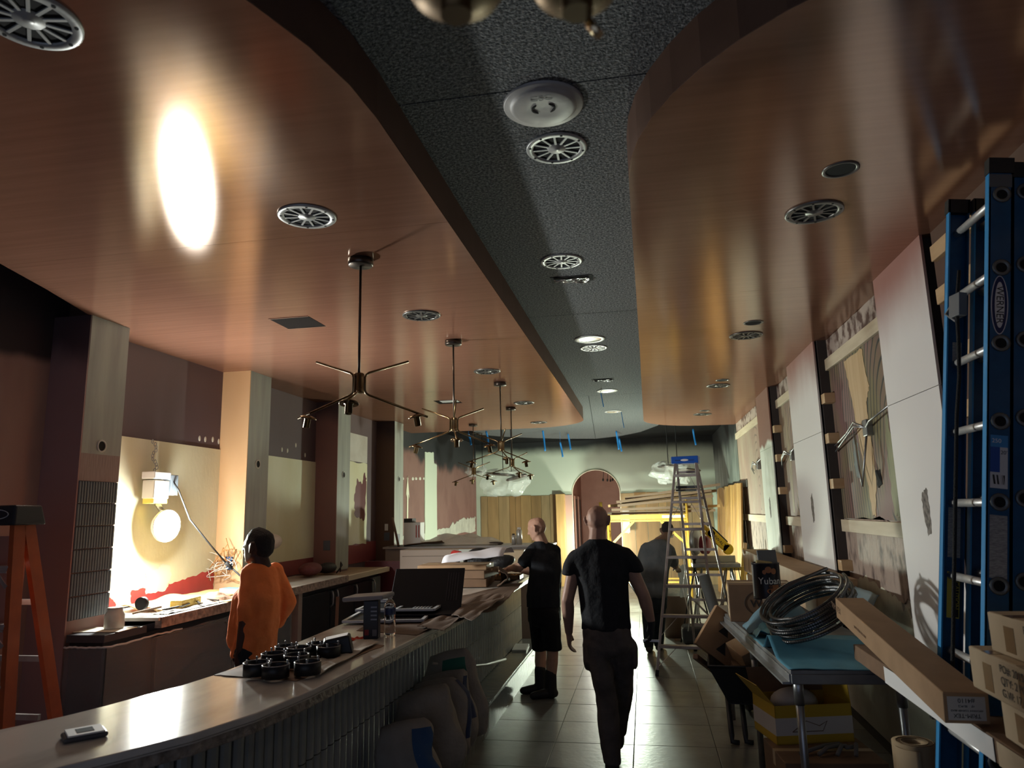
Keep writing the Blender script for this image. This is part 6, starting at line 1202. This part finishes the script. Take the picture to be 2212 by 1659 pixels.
def hand(w, d, side, palm_n, curl=.5, s=1.):
    """w wrist, d direction of the hand, palm_n direction the palm faces, side = direction of the thumb"""
    w, d, n, sd = Vector(w), Vector(d).normalized(), Vector(palm_n).normalized(), Vector(side).normalized(); g = []
    kn = w+d*.095*s; g.append([(w, .024*s), (kn+sd*.026*s, .014*s), (kn-sd*.030*s, .013*s), (w+d*.03*s+sd*.02*s, .018*s)])
    for i, L in enumerate((.072, .08, .074, .058)):
        b0 = kn+sd*(.030-.0205*i)*s; d1 = (d+n*curl*.6).normalized(); d2 = (d+n*curl*1.8).normalized(); d3 = (d*.5+n*curl*2.4).normalized()
        p1 = b0+d1*L*.45*s; p2 = p1+d2*L*.32*s; p3 = p2+d3*L*.25*s; r = .0092*s
        g += [cap(b0, p1, r*1.05, r), cap(p1, p2, r, r*.92), cap(p2, p3, r*.92, r*.8)]
    t0 = w+d*.028*s+sd*.024*s; t1 = t0+(d*.6+sd*.7+n*.3).normalized()*.042*s; t2 = t1+(d+sd*.15+n*.35).normalized()*.034*s
    g += [cap(t0, t1, .0145*s, .0115*s), cap(t1, t2, .0115*s, .009*s)]
    return g
def head(c, yaw, pitch=0., s=1., roll=0.):
    """head with brow, nose, mouth, chin, ears; yaw 0 looks towards +y"""
    M = Matrix.Rotation(yaw, 3, 'Z')@Matrix.Rotation(pitch, 3, 'X')@Matrix.Rotation(roll, 3, 'Y'); c = Vector(c)
    q = lambda x, y, z: c+M@(Vector((x, y, z))*s)
    g = [[(q(0, -.022, .038), (.076*s,)*3), (q(0, .012, .03), (.073*s,)*3), (q(0, -.03, .01), (.07*s,)*3), (q(0, .02, .055), (.062*s,)*3)],
         [(q(0, .035, .02), .060*s), (q(0, .045, -.075), .030*s), (q(.022, .038, -.07), .026*s), (q(-.022, .038, -.07), .026*s), (q(.045, -.01, -.045), .022*s), (q(-.045, -.01, -.045), .022*s)],
         [(q(0, .082, .018), .010*s), (q(0, .108, -.018), .011*s), (q(.014, .095, -.024), .008*s), (q(-.014, .095, -.024), .008*s)],
         [(q(.028, .076, .030), .013*s), (q(-.028, .076, .030), .013*s), (q(0, .08, .032), .012*s)],
         [(q(.016, .082, -.050), .008*s), (q(-.016, .082, -.050), .008*s)], [(q(.013, .080, -.061), .008*s), (q(-.013, .080, -.061), .008*s)],
         [(q(0, .074, -.086), .014*s)]]
    for sx in (-1, 1):
        g += [[(q(sx*.078, -.004, .022), (.008*s)), (q(sx*.090, -.024, .036), .0085*s), (q(sx*.091, -.030, .012), .0085*s), (q(sx*.079, -.010, -.024), .008*s)], [(q(sx*.038, .074, .004), .011*s)]]
    return g, q
def skinmat(name, c): return mat(name, c, .5, col2=tuple(q*.8 for q in c), nscale=14, bump=.06, bscale=60, spec=.35)
def cloth(name, c, c2=None): return mat(name, c, .85, col2=c2 or tuple(q*.72 for q in c), nscale=9, bump=.25, bscale=34, sheen=.0, spec=.25)
def boot(a, toe, h=.14, r=.048):                                   # a = ankle over the heel on the floor, toe = direction
    a, t = Vector(a), Vector(toe).normalized()
    return [[(a+Vector((0, 0, h)), r*1.02), (a+Vector((0, 0, .05)), r)], [(a+Vector((0, 0, .045))-t*.03, .042), (a+Vector((0, 0, .05)), .046), (a+t*.10+Vector((0, 0, .04)), .042), (a+t*.175+Vector((0, 0, .032)), .034)]]
J = lambda px, py, y: P(px, py, y=y)
# ---- the man walking away down the aisle
y0 = 5.2
hd, q = head(J(1291, 1127, y0+.02), R(-4), R(-6))
neck = [[(J(1291, 1143, y0+.01), .060), (J(1290, 1178, y0), .068)], [(J(1290, 1178, y0), .07), (J(1265, 1190, y0), .05), (J(1318, 1190, y0), .05)]]
SHL, SHR = J(1245, 1207, y0), J(1350, 1200, y0); ELL, ELR = J(1226, 1297, y0-.02), J(1390, 1286, y0-.01); WRL, WRR = J(1229, 1364, y0+.10), J(1406, 1340, y0+.06)
arms = [cap(SHL, ELL, .055, .045), cap(SHR, ELR, .055, .045), [(ELL, .045), (ELL.lerp(WRL, .3), .047), (WRL, .030)], [(ELR, .045), (ELR.lerp(WRR, .3), .047), (WRR, .030)]]
hl = hand(WRL, (WRL-ELL)+Vector((0, 0, -.12)), (0, 1, .1), (1, 0, 0), .45); hr_ = hand(WRR, Vector((0, -.02, -1)), (0, 1, .1), (-1, 0, 0), .8)
torso = [[(J(1290, 1166, y0), (.070, .068, .018)), (SHL+Vector((.0, 0, -.0)), (.06, .068, .05)), (SHR+Vector((-.0, 0, -.0)), (.06, .068, .05)), (J(1300, 1232, y0), (.19, .118, .08))], [(J(1300, 1232, y0), (.19, .118, .08)), (SHL, (.06, .068, .05)), (SHR, (.06, .068, .05)), (J(1302, 1262, y0), (.185, .118, .10))],
         [(J(1302, 1262, y0), (.185, .118, .10)), (J(1309, 1340, y0), (.175, .118, .07))], [(J(1309, 1340, y0), (.175, .118, .07)), (J(1310, 1358, y0), (.178, .120, .015))]]
slv = [[(SHL, .064), (J(1234, 1224, y0), (.066, .07, .05))], [(J(1234, 1224, y0), (.066, .07, .05)), (J(1231, 1240, y0), (.062, .072, .012))], [(SHR, .064), (J(1364, 1216, y0), (.066, .07, .05))], [(J(1364, 1216, y0), (.066, .07, .05)), (J(1372, 1232, y0), (.066, .072, .014))]]
HPL, HPR = J(1287, 1392, y0), J(1340, 1392, y0); KNL, KNR = J(1310, 1500, y0-.03), J(1347, 1490, y0+.16); ANL, ANR = J(1321, 1632, y0-.08), J(1336, 1612, y0+.42)
ANL.z = .10; ANR.z = .13
legs = [[(J(1310, 1356, y0), (.175, .118, .04)), (J(1314, 1400, y0), (.178, .125, .07))], [(HPL, (.098, .115, .09)), (KNL, (.072, .08, .07))], [(HPR, (.098, .115, .09)), (KNR, (.072, .08, .07))],
        [(KNL, (.072, .08, .07)), (KNL.lerp(ANL, .4), (.072, .078, .06)), (ANL, (.062, .066, .03))], [(KNR, (.072, .08, .07)), (KNR.lerp(ANR, .4), (.072, .078, .06)), (ANR, (.062, .066, .03))]]
pk = [[(J(1268, 1425, y0), (.03, .06, .08)), (J(1264, 1400, y0), (.02, .05, .03))], [(J(1369, 1400, y0), (.028, .06, .06)), (J(1371, 1432, y0), (.02, .05, .04))]]
bt = boot((ANL.x, ANL.y-.0, 0), (.05, 1, 0), .13)+boot((ANR.x, ANR.y, .03), (-.02, 1, .1), .12)
small = lambda gs, k: [[(c, tuple(v*k for v in r) if isinstance(r, (tuple, list)) else r*k) for c, r in g] for g in gs]
SKB = skinmat('skin_fair_a', (.40, .235, .175))
p1 = layer('person', hd+neck+arms+hl+hr_+small(torso+legs, .8), SKB, None, .0075, 4)
tag(p1, 'bald man in black t-shirt and work trousers walking away down the aisle', 'person')
layer('t_shirt', torso+slv, cloth('black_shirt', (.012, .013, .016), (.018, .019, .023)), p1, .009, 5, .007, 8)
layer('trousers', legs+pk, cloth('brown_trousers', (.11, .092, .085), (.065, .054, .05)), p1, .009, 4, .009, 10)
layer('boots', bt, mat('boot_leather', (.02, .018, .017), .6), p1, .008, 3)
layer('glove', small(hr_, 1.18), mat('black_glove', (.012, .012, .014), .8), p1, .006, 2)
lamp_ = MB(); lamp_.bar(WRR+Vector((-.06, -.02, -.13)), WRR+Vector((.05, -.04, -.13)), .014, .014); o = lamp_.build('hand_tool', ALU); tag(o, 'short shiny metal tool held in the gloved right hand', 'tool')
# ---- the man in shorts at the bar
y0 = 7.2
hd, q = head(J(1160, 1143, y0+.0), R(72), R(-16))
neck = [[(J(1164, 1155, y0), .058), (J(1172, 1178, y0), .068)]]
SHL, SHR = J(1152, 1188, y0-.05), J(1199, 1190, y0+.06); ELL, ELR = J(1122, 1226, y0-.08), J(1172, 1240, y0+.30); WRL, WRR = J(1101, 1230, y0+.05), J(1112, 1228, y0+.24)
WRL.z = 1.19; WRR.z = 1.175
arms = [cap(SHL, ELL, .052, .044), cap(SHR, ELR, .055, .045), [(ELL, .044), (ELL.lerp(WRL, .35), .045), (WRL, .029)], [(ELR, .045), (ELR.lerp(WRR, .35), .046), (WRR, .03)]]
hds = hand(WRL, (-1, 0, -.35), (0, -1, .1), (0, 0, -1), .5)+hand(WRR, (-1, .15, -.3), (0, 1, .2), (0, 0, -1), .5)
torso = [[(J(1170, 1171, y0), (.065, .075, .02)), (SHL+Vector((.0, .02, -.0)), (.055, .06, .05)), (SHR, (.06, .06, .055)), (J(1178, 1232, y0), (.165, .155, .09))], [(J(1178, 1200, y0), (.14, .12, .06)), (J(1178, 1235, y0), (.168, .175, .10))],
         [(J(1178, 1235, y0), (.165, .175, .10)), (J(1175, 1285, y0), (.172, .18, .09)), (J(1175, 1310, y0), (.168, .175, .02))]]
slv = [cap(SHL, SHL.lerp(ELL, .72), .060, .062), cap(SHR, SHR.lerp(ELR, .6), .062, .06)]
HP1, HP2 = J(1164, 1330, y0+.08), J(1188, 1330, y0-.08); K1, K2 = J(1168, 1402, y0+.09), J(1194, 1402, y0-.09); A1_, A2_ = J(1168, 1478, y0+.07), J(1190, 1480, y0-.1); A1_.z = A2_.z = .1
shorts = [[(J(1175, 1312, y0), (.168, .175, .03)), (J(1176, 1340, y0), (.165, .175, .07))], [(HP1, (.105, .11, .09)), (K1, (.088, .09, .02))], [(HP2, (.105, .11, .09)), (K2, (.09, .09, .02))]]
calf = [[(K1, .056), (K1.lerp(A1_, .35), .060), (A1_, .042)], [(K2, .056), (K2.lerp(A2_, .35), .060), (A2_, .042)]]
bts = boot((A1_.x, A1_.y, 0), (-1, -.25, 0), .22, .058)+boot((A2_.x, A2_.y, 0), (-1, -.35, 0), .22, .058)
p2 = layer('person', hd+neck+arms+hds+calf+small(torso+shorts, .8), skinmat('skin_fair_b', (.52, .30, .215)), None, .0075, 4)
tag(p2, 'bald man in black t-shirt, shorts and boots working at the bar', 'person')
layer('t_shirt', torso+slv, cloth('dark_shirt', (.014, .016, .02), (.02, .022, .027)), p2, .009, 5, .008, 8)
layer('shorts', shorts, cloth('black_shorts', (.012, .012, .014)), p2, .009, 4, .008, 9)
layer('boots', bts, mat('boot_leather', (.02, .018, .017)), p2, .008, 3)
# ---- the man bending at the saw
y0 = 9.35
hd, q = head(J(1441, 1148, y0+.20), R(-20), R(-48))
neck = [[(J(1439, 1160, y0+.12), .058), (J(1422, 1172, y0+.04), .07)]]
SHL, SHR = J(1396, 1185, y0+.02), J(1444, 1190, y0+.02); ELL, ELR = J(1386, 1222, y0+.20), J(1458, 1222, y0+.22); WRL, WRR = J(1410, 1236, y0+.45), J(1462, 1228, y0+.48)
arms = [cap(SHL, ELL, .055, .045), cap(SHR, ELR, .055, .045), cap(ELL, WRL, .045, .03), cap(ELR, WRR, .045, .03)]
hds = hand(WRL, (.3, 1, -.2), (1, 0, .1), (0, 0, -1), .4)+hand(WRR, (.2, 1, -.2), (-1, 0, .1), (0, 0, -1), .4)
torso = [[(J(1424, 1172, y0+.02), (.10, .09, .05)), (SHL, (.085, .085, .075)), (SHR, (.085, .085, .075)), (J(1414, 1230, y0-.03), (.19, .14, .10))], [(J(1414, 1230, y0-.03), (.19, .14, .10)), (J(1412, 1285, y0-.02), (.175, .13, .06))]]
slv = [cap(SHL, SHL.lerp(ELL, .72), .082, .078), cap(SHR, SHR.lerp(ELR, .72), .082, .078)]
HP1, HP2 = J(1402, 1305, y0), J(1422, 1305, y0); K1, K2 = J(1402, 1358, y0-.02), J(1424, 1356, y0+.1); A1_, A2_ = J(1403, 1408, y0), J(1424, 1404, y0+.12); A1_.z = A2_.z = .09
legs = [[(J(1412, 1285, y0), (.172, .13, .04)), (J(1412, 1312, y0), (.17, .135, .07))], [(HP1, (.10, .11, .08)), (K1, .075)], [(HP2, (.10, .11, .08)), (K2, .075)], [(K1, .075), (A1_, .062)], [(K2, .075), (A2_, .062)]]
p3 = layer('person', hd+neck+arms+hds+small(torso+legs, .8), skinmat('skin_brown', (.20, .115, .08)), None, .008, 4)
tag(p3, 'man in dark grey t-shirt and safety glasses bending behind the stepladder', 'person')
layer('t_shirt', torso+slv, cloth('grey_shirt', (.09, .098, .105), (.12, .125, .13)), p3, .009, 5, .008, 8)
layer('trousers', legs, cloth('navy_trousers', (.022, .03, .036)), p3, .009, 4, .009, 9)
layer('boots', boot((A1_.x, A1_.y, 0), (.1, 1, 0), .12)+boot((A2_.x, A2_.y, 0), (.2, 1, 0), .12), mat('boot_leather', (.02, .018, .017)), p3, .009, 3)
layer('hair', [[(q(0, -.03, .045), .0765), (q(0, .0, .055), .074), (q(0, -.045, .0), .064)]], mat('dark_hair', (.02, .016, .014), .8, bump=.6, bscale=70), p3, .007, 2)
g_ = MB(); g_.tube([q(-.081, -.02, .022), q(-.07, .07, .014), q(0, .102, .012), q(.07, .07, .014), q(.081, -.02, .022)], .005, 6); g_.sph(q(.034, .094, .006), (.024, .012, .018), 10, 7); g_.sph(q(-.034, .094, .006), (.024, .012, .018), 10, 7); g_.build('safety_glasses', mat('clear_lens', (.7, .72, .72), .1, alpha=.6, spec=.9), p3)
# ---- the man in the orange long-sleeved shirt
y0 = 4.62
hd, q = head(J(557, 1184, y0), R(80), R(6), 1.1)
neck = [[(J(560, 1203, y0), .058), (J(566, 1226, y0), .066)]]
SHL, SHR = J(543, 1240, y0-.06), J(592, 1236, y0+.12); ELL, ELR = J(536, 1318, y0-.12), J(622, 1302, y0+.16); WRL, WRR = J(520, 1402, y0-.14), J(602, 1346, y0+.20)
arms = [[(SHL, .055), (ELL, .048)], [(SHR, .055), (ELR, .048)], [(ELL, .047), (ELL.lerp(WRL, .3), .048), (WRL, .032)], [(ELR, .047), (WRR, .033)]]
hds = hand(WRL, (-.02, .03, -1), (-1, 0, .1), (0, 1, 0), .5)+hand(WRR, (-1, .1, -.3), (0, 0, 1), (0, -1, 0), .5)
torso = [[(J(566, 1228, y0), (.07, .085, .045)), (SHL+Vector((.02, .02, -.01)), (.075, .075, .07)), (SHR+Vector((-.03, -.02, -.01)), (.08, .075, .07)), (J(563, 1290, y0), (.135, .165, .10))],
         [(J(563, 1290, y0), (.135, .165, .10)), (J(552, 1385, y0), (.142, .165, .08)), (J(548, 1412, y0), (.145, .165, .03))], [(J(535, 1290, y0), (.09, .14, .08)), (J(524, 1375, y0), (.085, .13, .10))]]
slv = [[(SHL, .078), (ELL+Vector((0, 0, .02)), .070)], [(ELL+Vector((0, 0, .03)), .070), (ELL+Vector((0, 0, -.03)), .062)], [(SHR, .072), (ELR, .058)], [(ELR, .058), (WRR, .046)]]
HP1, HP2 = J(540, 1432, y0-.05), J(560, 1432, y0+.08); HP1.z = HP2.z = .88
legs = [[(HP1, (.11, .12, .1)), (HP2, (.11, .12, .1))]]
for h_ in (HP1, HP2):
    k = Vector((h_.x-.02, h_.y, .48)); a = Vector((h_.x, h_.y, .09)); legs += [[(h_, (.10, .11, .09)), (k, .075)], [(k, .075), (a, .06)]]
p4 = layer('person', hd+neck+arms+hds+small(torso+legs, .8), skinmat('skin_dark', (.085, .045, .034)), None, .0075, 4)
tag(p4, 'man in orange long-sleeved shirt standing behind the bar looking left', 'person')
layer('orange_shirt', torso+slv, cloth('orange_jersey', (.95, .27, .085), (.88, .22, .06)), p4, .009, 5, .015, 8, wst=(1.2, 1.2, .45))
layer('trousers', legs, cloth('navy_trousers', (.022, .03, .036)), p4, .01, 4, .008)
layer('boots', boot((HP1.x, HP1.y, 0), (-1, -.2, 0))+boot((HP2.x, HP2.y, 0), (-1, .1, 0)), mat('boot_leather', (.02, .018, .017)), p4, .009, 3)
layer('hair', [[(q(0, -.028, .045), .0847), (q(0, .005, .06), .078), (q(0, -.045, .005), .0715)]], mat('cropped_hair', (.018, .015, .014), .8, bump=.5, bscale=90), p4, .007, 2)
